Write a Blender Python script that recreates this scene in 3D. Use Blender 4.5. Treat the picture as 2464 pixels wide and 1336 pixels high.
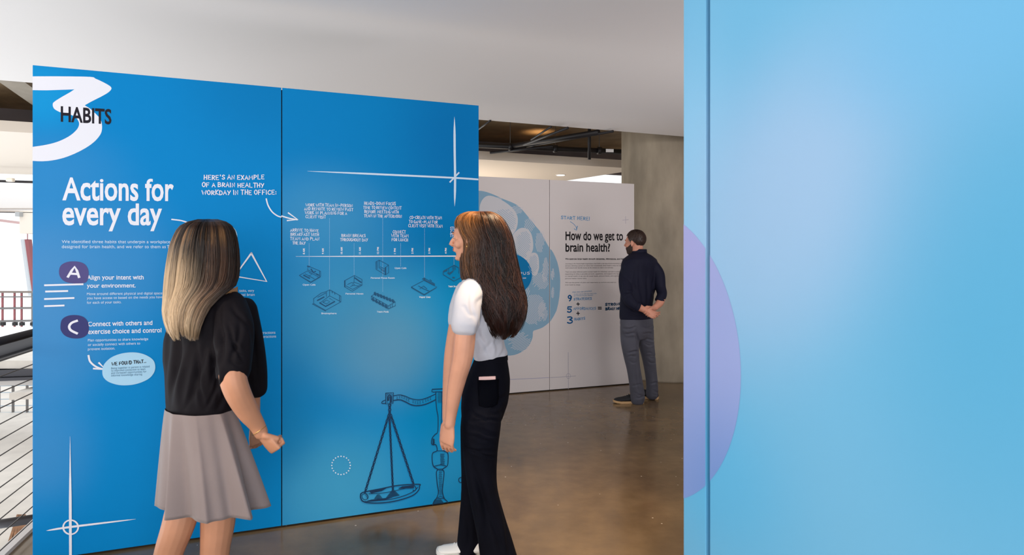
import bpy, bmesh, math, random
import numpy as np
from mathutils import Vector, Matrix, noise
from mathutils.geometry import tessellate_polygon
random.seed(7)
for o in list(bpy.data.objects): bpy.data.objects.remove(o)
SC = bpy.context.scene
COL = SC.collection
# ---------------------------------------------------------------- camera, world, lights, exposure
F = 1500.0; HZ = 622.0; CH = 1.5
cam_d = bpy.data.cameras.new('camera'); cam = bpy.data.objects.new('camera', cam_d); COL.objects.link(cam)
cam.location = (0, 0, CH); cam.rotation_euler = (math.pi/2, 0, 0)
cam_d.sensor_width = 36; cam_d.lens = 36*F/2464; cam_d.shift_y = -(668-HZ)/2464
cam_d.clip_start = 0.05; cam_d.clip_end = 200
cam_d.dof.use_dof = True; cam_d.dof.focus_distance = 4.6; cam_d.dof.aperture_fstop = 4.0
SC.camera = cam
SC.view_settings.view_transform = 'Standard'; SC.view_settings.look = 'None'
SC.view_settings.gamma = 1; SC.view_settings.use_curve_mapping = False
SC.view_settings.exposure = 0.36
W = bpy.data.worlds.new('daylight'); SC.world = W; W.use_nodes = True
W.node_tree.nodes['Background'].inputs[0].default_value = (0.95, 0.98, 1.0, 1)
W.node_tree.nodes['Background'].inputs[1].default_value = 1.1
def area(name, loc, target, size, power, color=(1, 1, 1), spread=180):
    l = bpy.data.lights.new(name, 'AREA'); l.shape = 'RECTANGLE'; l.size, l.size_y = size
    l.energy = power; l.color = color; l.spread = math.radians(spread)
    o = bpy.data.objects.new(name, l); COL.objects.link(o); o.location = loc
    d = Vector(target)-Vector(loc); o.rotation_euler = d.to_track_quat('-Z', 'Y').to_euler()
    return o
area('window_daylight', (-6.0, -3.4, 2.2), (0.0, 3.6, 0.7), (2.6, 1.6), 70, (1.0, 0.90, 0.78))
area('back_fill', (2.0, -6.6, 2.0), (0.0, 3.0, 1.3), (6.0, 2.2), 230, (0.94, 0.96, 1.0))  # added fill behind the camera, brightens the white wall; no window modelled there
area('lower_bounce_fill', (-9.0, 5.0, -2.6), (1.5, 4.0, 2.9), (7.0, 7.0), 290, (0.95, 0.97, 1.0))  # added lamp aimed up at the ceiling, stands in for bounced daylight
area('corridor_fill', (2.5, 3.6, 2.86), (1.3, 6.8, 1.0), (1.2, 0.3), 8, (1.0, 0.95, 0.92), 110)  # added fill for the white wall and the man, no fixture there
def spot(name, loc, target, power, color, size, blend, rad):
    l = bpy.data.lights.new(name, 'SPOT'); l.energy = power; l.color = color; l.spot_size = math.radians(size); l.spot_blend = blend; l.shadow_soft_size = rad
    o = bpy.data.objects.new(name, l); COL.objects.link(o); o.location = loc; o.rotation_euler = (Vector(target)-Vector(loc)).to_track_quat('-Z', 'Y').to_euler(); return o
spot('floor_fill_spot', (-2.9, 0.1, 2.82), (0.45, 3.7, 0.0), 110, (1.0, 0.78, 0.54), 30, .9, .06)  # added spot to warm the floor, set along the blue wall's shadow line
spot('floor_fill_spot', (0.30, 2.75, 2.86), (-0.1, 3.7, 0.0), 300, (1.0, 0.76, 0.50), 58, 1.0, .12)  # second added spot, brightens the floor beside the woman in white
area('rear_bounce_fill', (0.8, -3.5, 0.2), (0.8, 1.8, 2.9), (5.0, 3.0), 90, (0.97, 0.96, 1.0))  # added upward fill behind the camera to lift the ceiling
area('corridor_bounce_fill', (2.7, 3.7, 0.08), (1.6, 5.0, 2.9), (1.6, 1.6), 26, (1.0, 0.94, 0.97), 130)  # added unseen uplight behind the near wall, brightens the ceiling like floor bounce

# ---------------------------------------------------------------- frame of the building
TH = math.atan2(F, 3968.0)
U = Vector((math.cos(TH), math.sin(TH), 0)); V = Vector((-math.sin(TH), math.cos(TH), 0)); ZV = Vector((0, 0, 1))
def ray(px, py): return Vector(((px-1232)/F, 1.0, -(py-HZ)/F))
def at(px, py, Y):
    r = ray(px, py)*Y; return Vector((r.x, r.y, r.z+CH))
def uv(s, t, z=0.0): return U*s + V*t + ZV*z
class Plane:
    """a vertical plane in the building: origin point and horizontal direction"""
    def __init__(self, p0, d, n): self.p0, self.d, self.n = Vector(p0), Vector(d), Vector(n)
    def hit(self, px, py, off=0.0):
        r = ray(px, py); c = Vector((0, 0, CH))
        k = (self.p0-c).dot(self.n)/r.dot(self.n)
        return c + r*k + self.n*off
# ---------------------------------------------------------------- mesh helpers
class Geo:
    def __init__(self): self.v = []; self.f = []; self.c = []
    def add(self, vs, fs, col=None):
        b = len(self.v); self.v += [tuple(x) for x in vs]; self.f += [tuple(i+b for i in q) for q in fs]
        if col is not None: self.c += [col]*len(vs)
    def box(self, p, a, b, c):
        p, a, b, c = Vector(p), Vector(a), Vector(b), Vector(c)
        vs = [p, p+a, p+a+b, p+b, p+c, p+a+c, p+a+b+c, p+b+c]
        self.add(vs, [(0, 3, 2, 1), (4, 5, 6, 7), (0, 1, 5, 4), (1, 2, 6, 5), (2, 3, 7, 6), (3, 0, 4, 7)])
    def ubox(self, s0, s1, t0, t1, z0, z1): self.box(uv(s0, t0, z0), U*(s1-s0), V*(t1-t0), ZV*(z1-z0))
    def loft(self, rings, cap=True, col=None, cols=None):
        n = len(rings[0]); vs = [p for r in rings for p in r]; fs = []
        for i in range(len(rings)-1):
            for j in range(n):
                k = (j+1) % n; fs.append((i*n+j, i*n+k, (i+1)*n+k, (i+1)*n+j))
        if cap:
            fs.append(tuple(range(n-1, -1, -1))); m = (len(rings)-1)*n; fs.append(tuple(range(m, m+n)))
        b = len(self.v); self.v += [tuple(x) for x in vs]; self.f += [tuple(i+b for i in q) for q in fs]
        if cols is not None: self.c += [cc for cc in cols for _ in range(n)]
        elif col is not None: self.c += [col]*len(vs)
    def tube(self, pts, rad, n=12, cap=True, ref=None, flat=1.0, col=None, cols=None, rnd=False):
        pts = [Vector(p) for p in pts]; rings = []
        if not hasattr(rad, '__len__'): rad = [rad]*len(pts)
        prev = None
        if rnd:      # rounded ends: extra rings
            d0 = (pts[0]-pts[1]).normalized(); d1 = (pts[-1]-pts[-2]).normalized()
            pts = [pts[0]+d0*rad[0]*0.8, pts[0]+d0*rad[0]*0.5]+pts+[pts[-1]+d1*rad[-1]*0.5, pts[-1]+d1*rad[-1]*0.8]
            rad = [rad[0]*0.45, rad[0]*0.85]+list(rad)+[rad[-1]*0.85, rad[-1]*0.45]
        for i, p in enumerate(pts):
            d = (pts[min(i+1, len(pts)-1)]-pts[max(i-1, 0)]).normalized()
            if prev is None:
                a = Vector(ref) if ref is not None else (Vector((0, 0, 1)) if abs(d.z) < .9 else Vector((1, 0, 0)))
            else: a = prev
            a = (a-d*a.dot(d)); a.normalize(); b = d.cross(a); prev = a
            rings.append([p+(a*math.cos(2*math.pi*j/n)+b*math.sin(2*math.pi*j/n)*flat)*rad[i] for j in range(n)])
        self.loft(rings, cap, col, cols)
    def ell(self, c, ax, ay, az, nu=16, nv=10):
        c = Vector(c); rings = []
        for i in range(nv+1):
            ph = -math.pi/2+math.pi*(i+0.001)/(nv+0.002)
            rings.append([c+Vector(az)*math.sin(ph)+(Vector(ax)*math.cos(2*math.pi*j/nu)+Vector(ay)*math.sin(2*math.pi*j/nu))*math.cos(ph) for j in range(nu)])
        self.loft(rings)
def catmull(pts, k=6, closed=False):
    P = [Vector(p) for p in pts]; n = len(P); out = []
    for i in range(n if closed else n-1):
        a, b, c, d = (P[(i-1) % n], P[i], P[(i+1) % n], P[(i+2) % n]) if closed else (P[max(i-1, 0)], P[i], P[i+1], P[min(i+2, n-1)])
        for j in range(k):
            t = j/k
            out.append(0.5*((2*b)+(c-a)*t+(2*a-5*b+4*c-d)*t*t+(3*b-a-3*c+d)*t**3))
    if not closed: out.append(P[-1])
    return out
def lerpt(tab, y):
    """tab: rows (y, a, b, ...) -> interpolated row"""
    if y <= tab[0][0]: return tab[0][1:]
    for r0, r1 in zip(tab, tab[1:]):
        if y <= r1[0]:
            k = (y-r0[0])/(r1[0]-r0[0]); k2 = k
            return tuple(a+(b-a)*k2 for a, b in zip(r0[1:], r1[1:]))
    return tab[-1][1:]
# ---------------------------------------------------------------- materials
def srgb(r, g, b):
    f = lambda x: (x/255/12.92) if x/255 <= .04045 else ((x/255+.055)/1.055)**2.4
    return (f(r), f(g), f(b), 1)
def mat(name, col, rough=.5, metal=0.0, bump=0.0, bscale=60, var=0.0, vscale=8, spec=.5, attr=False, sheen=0, stretch=None, coat=0, bdist=.002, trans=0):
    m = bpy.data.materials.new(name); m.use_nodes = True; nt = m.node_tree; p = nt.nodes['Principled BSDF']
    p.inputs['Base Color'].default_value = col; p.inputs['Roughness'].default_value = rough; p.inputs['Metallic'].default_value = metal
    p.inputs['Specular IOR Level'].default_value = spec; p.inputs['Sheen Weight'].default_value = sheen; p.inputs['Coat Weight'].default_value = coat
    p.inputs['Transmission Weight'].default_value = trans
    tc = nt.nodes.new('ShaderNodeTexCoord'); mp = nt.nodes.new('ShaderNodeMapping'); nt.links.new(tc.outputs['Object'], mp.inputs[0])
    if stretch: mp.inputs['Scale'].default_value = stretch
    src = None
    if attr:
        a = nt.nodes.new('ShaderNodeVertexColor'); a.layer_name = 'Col'; src = a.outputs[0]; nt.links.new(src, p.inputs['Base Color'])
    if var:
        n = nt.nodes.new('ShaderNodeTexNoise'); n.inputs['Scale'].default_value = vscale; n.inputs['Detail'].default_value = 5; nt.links.new(mp.outputs[0], n.inputs[0])
        r = nt.nodes.new('ShaderNodeMapRange'); r.inputs[1].default_value = .3; r.inputs[2].default_value = .7; r.inputs[3].default_value = 1-var; r.inputs[4].default_value = 1+var
        nt.links.new(n.outputs[0], r.inputs[0])
        x = nt.nodes.new('ShaderNodeMix'); x.data_type = 'RGBA'; x.blend_type = 'MULTIPLY'; x.inputs[0].default_value = 1
        if src: nt.links.new(src, x.inputs[6])
        else: x.inputs[6].default_value = col
        nt.links.new(r.outputs[0], x.inputs[7]); nt.links.new(x.outputs[2], p.inputs['Base Color'])
    if bump:
        n = nt.nodes.new('ShaderNodeTexNoise'); n.inputs['Scale'].default_value = bscale; n.inputs['Detail'].default_value = 4; nt.links.new(mp.outputs[0], n.inputs[0])
        b = nt.nodes.new('ShaderNodeBump'); b.inputs['Strength'].default_value = bump; b.inputs['Distance'].default_value = bdist
        nt.links.new(n.outputs[0], b.inputs['Height']); nt.links.new(b.outputs[0], p.inputs['Normal'])
    return m
def blobs(m, base, items):
    """printed colour gradient: items (centre in the object's own space, radius x, radius z, colour, amount)"""
    nt = m.node_tree; p = nt.nodes['Principled BSDF']; tc = nt.nodes.new('ShaderNodeTexCoord')
    cur = None
    for (c, d, rx, rz, col, amt) in items:
        s = nt.nodes.new('ShaderNodeVectorMath'); s.operation = 'SUBTRACT'; nt.links.new(tc.outputs['Object'], s.inputs[0]); s.inputs[1].default_value = c
        dx = nt.nodes.new('ShaderNodeVectorMath'); dx.operation = 'DOT_PRODUCT'; nt.links.new(s.outputs[0], dx.inputs[0]); dx.inputs[1].default_value = Vector(d)/rx
        dz = nt.nodes.new('ShaderNodeVectorMath'); dz.operation = 'DOT_PRODUCT'; nt.links.new(s.outputs[0], dz.inputs[0]); dz.inputs[1].default_value = (0, 0, 1/rz)
        cx = nt.nodes.new('ShaderNodeCombineXYZ'); nt.links.new(dx.outputs[1], cx.inputs[0]); nt.links.new(dz.outputs[1], cx.inputs[1])
        ln = nt.nodes.new('ShaderNodeVectorMath'); ln.operation = 'LENGTH'; nt.links.new(cx.outputs[0], ln.inputs[0])
        r = nt.nodes.new('ShaderNodeMapRange'); r.interpolation_type = 'SMOOTHERSTEP'; r.inputs[1].default_value = 0; r.inputs[2].default_value = 1; r.inputs[3].default_value = amt; r.inputs[4].default_value = 0
        nt.links.new(ln.outputs[1], r.inputs[0])
        x = nt.nodes.new('ShaderNodeMix'); x.data_type = 'RGBA'; nt.links.new(r.outputs[0], x.inputs[0])
        if cur is None: x.inputs[6].default_value = base
        else: nt.links.new(cur, x.inputs[6])
        x.inputs[7].default_value = col; cur = x.outputs[2]
    nt.links.new(cur, p.inputs['Base Color'])
# ---------------------------------------------------------------- objects
def tag(o, label=None, cat=None, group=None, kind=None):
    if label: o['label'] = label
    if cat: o['category'] = cat
    if group: o['group'] = group
    if kind: o['kind'] = kind
    return o
def empty(name, loc):
    o = bpy.data.objects.new(name, None); o.empty_display_size = .1; COL.objects.link(o); o.location = loc; return o
def wloc(o):
    p = Vector((0, 0, 0))
    while o is not None: p = p+Vector(o.location); o = o.parent
    return p
def build(name, geo, m, parent=None, smooth=False, loc=None, bevel=0, angle=None):
    """geo in world coordinates -> one mesh object (under parent)"""
    me = bpy.data.meshes.new(name); me.from_pydata([tuple(v) for v in geo.v], [], geo.f)
    bm = bmesh.new(); bm.from_mesh(me); bmesh.ops.recalc_face_normals(bm, faces=bm.faces) if not getattr(geo, 'flatart', False) else None; bm.to_mesh(me); bm.free()
    if geo.c:
        ca = me.color_attributes.new('Col', 'FLOAT_COLOR', 'POINT')
        ca.data.foreach_set('color', np.array([(c[0], c[1], c[2], 1) for c in geo.c], dtype=np.float32).ravel())
    o = bpy.data.objects.new(name, me); COL.objects.link(o)
    if parent is not None: o.parent = parent; off = wloc(parent)
    else:
        off = Vector(loc) if loc is not None else Vector((0, 0, 0)); o.location = off
    me.transform(Matrix.Translation(-off))
    if smooth:
        for p in me.polygons: p.use_smooth = True
    if bevel:
        b = o.modifiers.new('bevel', 'BEVEL'); b.width = bevel; b.segments = 2; b.limit_method = 'ANGLE'
    me.materials.append(m)
    return o
def structure(name, geo, m, **k): return tag(build(name, geo, m, **k), kind='structure')
def remesh(name, geo, m, parent, voxel=.005, smooth_it=3, post=None):
    o = build(name, geo, m, parent)
    md = o.modifiers.new('r', 'REMESH'); md.mode = 'VOXEL'; md.voxel_size = voxel; md.adaptivity = 0
    if smooth_it:
        s = o.modifiers.new('s', 'SMOOTH'); s.iterations = smooth_it; s.factor = .5
    dg = bpy.context.evaluated_depsgraph_get(); ev = o.evaluated_get(dg)
    me = bpy.data.meshes.new_from_object(ev); old = o.data; o.modifiers.clear(); o.data = me; bpy.data.meshes.remove(old); me.name = name
    if not me.materials: me.materials.append(m)
    n = len(me.vertices); co = np.empty(n*3, dtype=np.float32); me.vertices.foreach_get('co', co); co = co.reshape(-1, 3).astype(np.float64)
    if post:
        no = np.empty(n*3, dtype=np.float32); me.vertices.foreach_get('normal', no); no = no.reshape(-1, 3)
        w = np.array(wloc(parent)); co = post(co+w, no)-w
        me.vertices.foreach_set('co', co.astype(np.float32).ravel()); me.update()
    me.polygons.foreach_set('use_smooth', [True]*len(me.polygons))
    return o
def creases(items):
    """folds in cloth: each (x0, y0, x1, y1, width, depth) presses a soft groove (depth > 0) or ridge (< 0) into the side facing the viewer of the garment"""
    def f(co, no):
        X = co[:, 0]/co[:, 1]*F+1232; Y = HZ-(co[:, 2]-CH)/co[:, 1]*F; P = np.stack([X, Y], 1); amt = np.zeros(len(co)); face = np.clip(-no[:, 1]*1.5+.2, 0, 1)
        for x0, y0, x1, y1, w, d in items:
            a = np.array((x0, y0), float); ab = np.array((x1-x0, y1-y0), float); t = np.clip(((P-a)@ab)/(ab@ab), 0, 1)
            q = a+t[:, None]*ab; nn = np.array((-ab[1], ab[0]))/np.linalg.norm(ab); q = q+nn*(w*.8*np.sin(t*5+x0))[:, None]
            dd = ((P-q)**2).sum(1); fade = np.sin(np.pi*np.clip(.06+.88*t, 0, 1))
            amt += d*(np.exp(-dd/(w*w))-.45*np.exp(-dd/(w*w*5)))*fade
        return co-no*(amt*face)[:, None]
    return f
# ================================================================ SETTING
M = {}
M['white'] = mat('white_paint', srgb(232, 229, 228), .75, bump=.05, bscale=40)
M['warm_white'] = mat('warm_white_paint', srgb(236, 226, 214), .75)
M['deck'] = mat('rough_concrete_soffit', srgb(158, 136, 106), .85, var=.35, vscale=1.6, bump=.5, bscale=9, bdist=.02)
M['pipe'] = mat('black_pipe', srgb(22, 20, 24), .5)
M['steel'] = mat('grey_steel', srgb(120, 118, 118), .35, metal=.9)
M['dark_steel'] = mat('dark_steel', srgb(46, 44, 48), .45, metal=.4)
M['red_steel'] = mat('dusty_red_steel', srgb(160, 92, 98), .6)
M['pale_concrete'] = mat('pale_concrete', srgb(214, 207, 199), .8, var=.07, vscale=3, bump=.2, bscale=30)
M['charcoal'] = mat('charcoal_paint', srgb(62, 62, 70), .5)
M['pale_blue'] = mat('pale_blue_gloss', srgb(160, 182, 198), .15)
M['timber'] = mat('brown_timber', srgb(140, 96, 60), .6, var=.3, vscale=2, stretch=(1, 8, 1))
# polished concrete floor
fm = mat('polished_concrete', srgb(128, 106, 84), .2); nt = fm.node_tree; p = nt.nodes['Principled BSDF']
tc = nt.nodes.new('ShaderNodeTexCoord')
n1 = nt.nodes.new('ShaderNodeTexNoise'); n1.inputs['Scale'].default_value = .9; n1.inputs['Detail'].default_value = 7; n1.inputs['Roughness'].default_value = .62
n2 = nt.nodes.new('ShaderNodeTexNoise'); n2.inputs['Scale'].default_value = 7; n2.inputs['Detail'].default_value = 6
n3 = nt.nodes.new('ShaderNodeTexVoronoi'); n3.inputs['Scale'].default_value = 9; n3.inputs['Randomness'].default_value = 1
for n in (n1, n2, n3): nt.links.new(tc.outputs['Object'], n.inputs['Vector'])
cr = nt.nodes.new('ShaderNodeValToRGB'); cr.color_ramp.elements[0].position = .32; cr.color_ramp.elements[0].color = srgb(96, 78, 58)
cr.color_ramp.elements[1].position = .7; cr.color_ramp.elements[1].color = srgb(134, 110, 80)
nt.links.new(n1.outputs[0], cr.inputs[0])
cr2 = nt.nodes.new('ShaderNodeMapRange'); cr2.inputs[1].default_value = .35; cr2.inputs[2].default_value = .65; cr2.inputs[3].default_value = .88; cr2.inputs[4].default_value = 1.1
nt.links.new(n2.outputs[0], cr2.inputs[0])
mx = nt.nodes.new('ShaderNodeMix'); mx.data_type = 'RGBA'; mx.blend_type = 'MULTIPLY'; mx.inputs[0].default_value = 1
nt.links.new(cr.outputs[0], mx.inputs[6]); nt.links.new(cr2.outputs[0], mx.inputs[7])
sp = nt.nodes.new('ShaderNodeMapRange'); sp.inputs[1].default_value = .035; sp.inputs[2].default_value = .05; sp.inputs[3].default_value = 1; sp.inputs[4].default_value = 0
nt.links.new(n3.outputs[0], sp.inputs[0])
mx2 = nt.nodes.new('ShaderNodeMix'); mx2.data_type = 'RGBA'; nt.links.new(sp.outputs[0], mx2.inputs[0]); nt.links.new(mx.outputs[2], mx2.inputs[6]); mx2.inputs[7].default_value = srgb(205, 190, 170)
nt.links.new(mx2.outputs[2], p.inputs['Base Color'])
rr = nt.nodes.new('ShaderNodeMapRange'); rr.inputs[1].default_value = .3; rr.inputs[2].default_value = .7; rr.inputs[3].default_value = .13; rr.inputs[4].default_value = .26
nt.links.new(n2.outputs[0], rr.inputs[0]); nt.links.new(rr.outputs[0], p.inputs['Roughness'])
bp = nt.nodes.new('ShaderNodeBump'); bp.inputs['Strength'].default_value = .12; bp.inputs['Distance'].default_value = .004; nt.links.new(n2.outputs[0], bp.inputs['Height']); nt.links.new(bp.outputs[0], p.inputs['Normal'])
M['floor'] = fm
def prism(g, pts, z0, z1):
    n = len(pts); vs = [(x, y, z0) for x, y in pts]+[(x, y, z1) for x, y in pts]
    g.add(vs, [tuple(range(n-1, -1, -1)), tuple(range(n, 2*n))]+[(i, (i+1) % n, n+(i+1) % n, n+i) for i in range(n)])
EDGE = lambda Y: -1.56-.313*max(Y, 0.8)          # x of the floor's edge over the atrium
g = Geo(); prism(g, [(EDGE(0), -7), (9, -7), (9, 17), (EDGE(17), 17), (EDGE(.8), .8)], -.25, 0); structure('floor', g, M['floor'])
g = Geo()
for a, b in (((EDGE(.8), .8), (EDGE(17), 17)), ((EDGE(0), -7), (EDGE(0), .8))):
    a = Vector((*a, 0)); b = Vector((*b, 0)); d = (b-a); n = Vector((-d.y, d.x, 0)).normalized()
    g.box(a+n*.0+Vector((0, 0, -.28)), d, n*.05, ZV*.30)
structure('trim_1', g, M['white'])
# ceilings
g = Geo(); prism(g, [tuple(uv(s, t).xy) for s, t in ((-6.5, -8), (9, -8), (9, 6.0), (-6.5, 6.0))], 2.9, 3.06); structure('ceiling', g, M['white'])
a1 = at(1370, 434, 2100/188); a2 = at(1493, 415, 2100/207)
pt = a2+(a2-a1)*.376
g = Geo(); prism(g, [tuple(uv(-9, 8.4).xy), (pt.x, pt.y), (a2.x, a2.y), (a1.x, a1.y), (a1.x-1.2, a1.y+1.2), tuple(uv(-9, 13.2).xy)], 2.9, 3.02); structure('ceiling_far', g, M['warm_white'])
g = Geo(); g.ubox(-9, 9, -8, 10.2, 3.45, 3.6); structure('ceiling_deck', g, M['deck'])
q0, q1 = at(-30, 178, 6.2), at(110, 275, 7.3); g = Geo(); g.box(q0, q1-q0, Vector((.22, .1, 0)), ZV*.3); q0, q1 = at(20, 178, 6.8), at(150, 262, 7.8); g.box(q0, q1-q0, Vector((.1, .05, 0)), ZV*.3)
structure('trim_2', g, mat('raw_concrete_beam', srgb(150, 142, 130), .85, var=.2, vscale=3, bump=.4, bscale=12))
g = Geo(); g.ubox(-9, 9, 9.9, 10.0, 3.02, 3.45); structure('wall_far', g, mat('dim_grey_wall', srgb(120, 112, 114), .8, var=.15, vscale=2))
g = Geo(); g.ubox(9, 9.2, -8, 16, 0, 3.6); structure('wall_right', g, M['white'])
g = Geo(); g.ubox(-1.9, 9, -8.2, -8, 0, 3.6); structure('wall_back', g, M['white'])
# deep wall beyond the white exhibit wall (right of the column)
# column
cc = Vector((.2449*8.05, 8.05, 0)); g = Geo()
N = 96; g.loft([[cc+Vector((math.cos(2*math.pi*j/N)*.55, math.sin(2*math.pi*j/N)*.55, z)) for j in range(N)] for z in (0, .02, 1.2, 2.4, 3.0, 3.45)])
cm = mat('board_marked_concrete', srgb(158, 146, 128), .8, var=.22, vscale=3.5, bump=.35, bscale=26, bdist=.006, stretch=(1.4, 1.4, .5))
col = build('concrete_column', g, cm, smooth=True, loc=cc); tag(col, 'round grey concrete column beside the white exhibit wall', 'column')
# ---- pipes in the ceiling gap
def pipe(name, p0, p1, r, label, m='pipe', brackets=0, n=10, group='pipes in the open ceiling gap'):
    p0, p1 = Vector(p0), Vector(p1); e = empty(name, p0)
    tag(e, label, 'pipe', group)
    g = Geo(); g.tube([p0, p1], r, n); build('pipe_run', g, M[m], e, smooth=True)
    for k in range(brackets):
        q = p0.lerp(p1, (k+.5)/brackets); d = (p1-p0).normalized(); g = Geo(); g.tube([q-d*.025, q+d*.025], r*1.5, 12); build('coupling', g, M[m], e, smooth=True)
        g = Geo(); g.tube([q+ZV*r, Vector((q.x, q.y, 3.45))], .005, 6); build('hanger_rod', g, M['steel'], e)
    return e
def gap(px, py, Y): return at(px, py, Y)
pipe('sprinkler_pipe', gap(1060, 346, 8.0), gap(1494, 365, 8.4), .034, 'thick black horizontal pipe with couplings crossing the ceiling gap', brackets=4)
pipe('sprinkler_pipe', Vector((gap(1418, 384, 8.25).x, 8.25, 3.45)), gap(1418, 384, 8.25), .022, 'short black upright pipe hanging near the column end of the gap')
pipe('sprinkler_pipe', gap(1225, 352, 8.2), gap(1440, 318, 6.9), .03, 'black pipe rising diagonally towards the concrete column')
pipe('sprinkler_pipe', gap(1238, 358, 8.4), gap(1475, 316, 6.7), .014, 'thin black conduit running just under the diagonal pipe')
pipe('sprinkler_pipe', gap(1260, 348, 7.6), gap(1366, 308, 6.4), .014, 'thin dark conduit slanting up over the warm lit concrete, longer one')
pipe('sprinkler_pipe', gap(1278, 336, 7.6), gap(1326, 305, 6.4), .010, 'thin dark conduit slanting up over the warm lit concrete, shorter one')
pipe('sprinkler_pipe', gap(1180, 368, 8.3), gap(1330, 352, 7.9), .018, 'black pipe lying low at the middle of the ceiling gap')
pipe('sprinkler_pipe', gap(1150, 312, 7.0), gap(1180, 290, 6.3), .010, 'thin conduit in the corner of the gap beside the blue wall')
g = Geo(); q = at(1466, 364, 8.05); g.box(q+Vector((-.05, -.05, -.02)), Vector((.1, .01, 0)), Vector((0, .005, 0)), ZV*.04)
o = build('pipe_sticker', g, M['white'], bpy.data.objects['sprinkler_pipe']); tag(o, 'pale sticker')
# recessed light in the far soffit
q = at(1349, 421, 2100/201); e = empty('recessed_light', (q.x, q.y, 2.9)); tag(e, 'round recessed ceiling light above the white exhibit wall', 'light')
g = Geo(); g.loft([[Vector((q.x+math.cos(2*math.pi*j/32)*r, q.y+math.sin(2*math.pi*j/32)*r, z)) for j in range(32)] for r, z in ((.085, 2.9), (.085, 2.894), (.07, 2.892), (.07, 2.9))], cap=False); build('trim_ring', g, M['white'], e)
em = bpy.data.materials.new('lit_lens'); em.use_nodes = True; pb = em.node_tree.nodes['Principled BSDF']; pb.inputs['Emission Color'].default_value = (1, .95, .85, 1); pb.inputs['Emission Strength'].default_value = 4
g = Geo(); g.loft([[Vector((q.x+math.cos(2*math.pi*j/32)*.07, q.y+math.sin(2*math.pi*j/32)*.07, z)) for j in range(32)] for z in (2.897, 2.899)]); build('lens', g, em, e)
# warm uplight that glows on the concrete deck
l = bpy.data.lights.new('deck_uplight', 'SPOT'); l.energy = 9; l.color = (1, .62, .3); l.spot_size = math.radians(80); l.spot_blend = 1; l.shadow_soft_size = .1
o = bpy.data.objects.new('deck_uplight', l); COL.objects.link(o); o.location = (.42, 9.55, 3.1); o.rotation_euler = (math.radians(172), 0, 0)
l = bpy.data.lights.new('soffit_glow', 'AREA'); l.size = 1.5; l.energy = 40; l.color = (1, .86, .7)
o = bpy.data.objects.new('soffit_glow', l); COL.objects.link(o); o.location = uv(2.6, 10.2, .9); o.rotation_euler = (math.pi, 0, 0)

# ================================================================ ATRIUM seen at the left edge
# cable railing along the floor edge
rail = empty('cable_railing', (EDGE(3), 3, 0)); tag(rail, 'cable railing of thin steel wires along the atrium edge beside the blue wall', 'railing')
c_dir = Vector((-.313, 1, 0))
for i in range(13):
    z = .06+i*.078; g = Geo(); a = Vector((EDGE(1.0)+.0, 1.0, z)); g.tube([a, a+c_dir*8], .0032, 6); build('cable', g, M['steel'], rail, smooth=True)
for Y in (1.2, 6.4, 9.0):
    g = Geo(); g.box((EDGE(Y)-.03, Y, 0.0), (.05, 0, 0), (0, .05, 0), (0, 0, 1.07)); build('post', g, M['dark_steel'], rail, bevel=.003)
g = Geo(); a = Vector((EDGE(1.0)-.005, 1.0, 1.09)); g.tube([a, a+c_dir*8], .022, 12); build('handrail', g, M['dark_steel'], rail, smooth=True)
# lower floor, glazed wall and slab bands
LF = -3.2
g = Geo(); g.box((-26, 8.6, LF-.2), (26, 0, 0), (0, 26, 0), ZV*.2); structure('floor_lower', g, M['pale_concrete'])
g = Geo(); g.box((-26, 8.7, LF-1.2), (22, 0, 0), (0, .12, 0), ZV*1.2); structure('wall_lower', g, M['pale_concrete'])
def along(px0, py0, Y0, px1, py1, Y1): return at(px0, py0, Y0), at(px1, py1, Y1)
def beam(g, a, b, depth, h):
    d = b-a; g.box(a, d, Vector((0, depth, 0)), ZV*(-h))
def single(name, g, m, label, cat, loc, group=None, **k): return tag(build(name, g, m, loc=loc, **k), label, cat, group)
# dark tubular handrail below the lower floor edge
a, b = at(-160, 1286, 6.9), at(140, 1240, 6.9); g = Geo(); g.tube([a, b], .05, 14); single('handrail_tube', g, M['dark_steel'], 'thick dark tubular handrail low in the atrium behind the cables', 'handrail', a, smooth=True)
# timber stair below
st = empty('timber_stair', at(40, 1330, 7.5)); tag(st, 'brown timber stair under the thick dark tube at the atrium bottom', 'stair')
for i in range(5):
    a = at(-8+i*15, 1400, 7.2); b = at(36+i*4, 1262, 8.3); g = Geo(); g.box(a, b-a, Vector((.035, 0, 0)), Vector((0, .03, .12))); build('slat', g, M['timber'], st)
g = Geo(); a = at(34, 1264, 8.3); g.box(a, at(54, 1262, 8.3)-a, Vector((0, .3, 0)), at(64, 1300, 8.3)-at(54, 1262, 8.3)); build('landing_edge', g, M['timber'], st)
g = Geo(); g.box((-26, 6, -6.0), (26, 0, 0), (0, 3.2, 0), ZV*.1); structure('floor_basement', g, M['pale_blue'])
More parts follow.
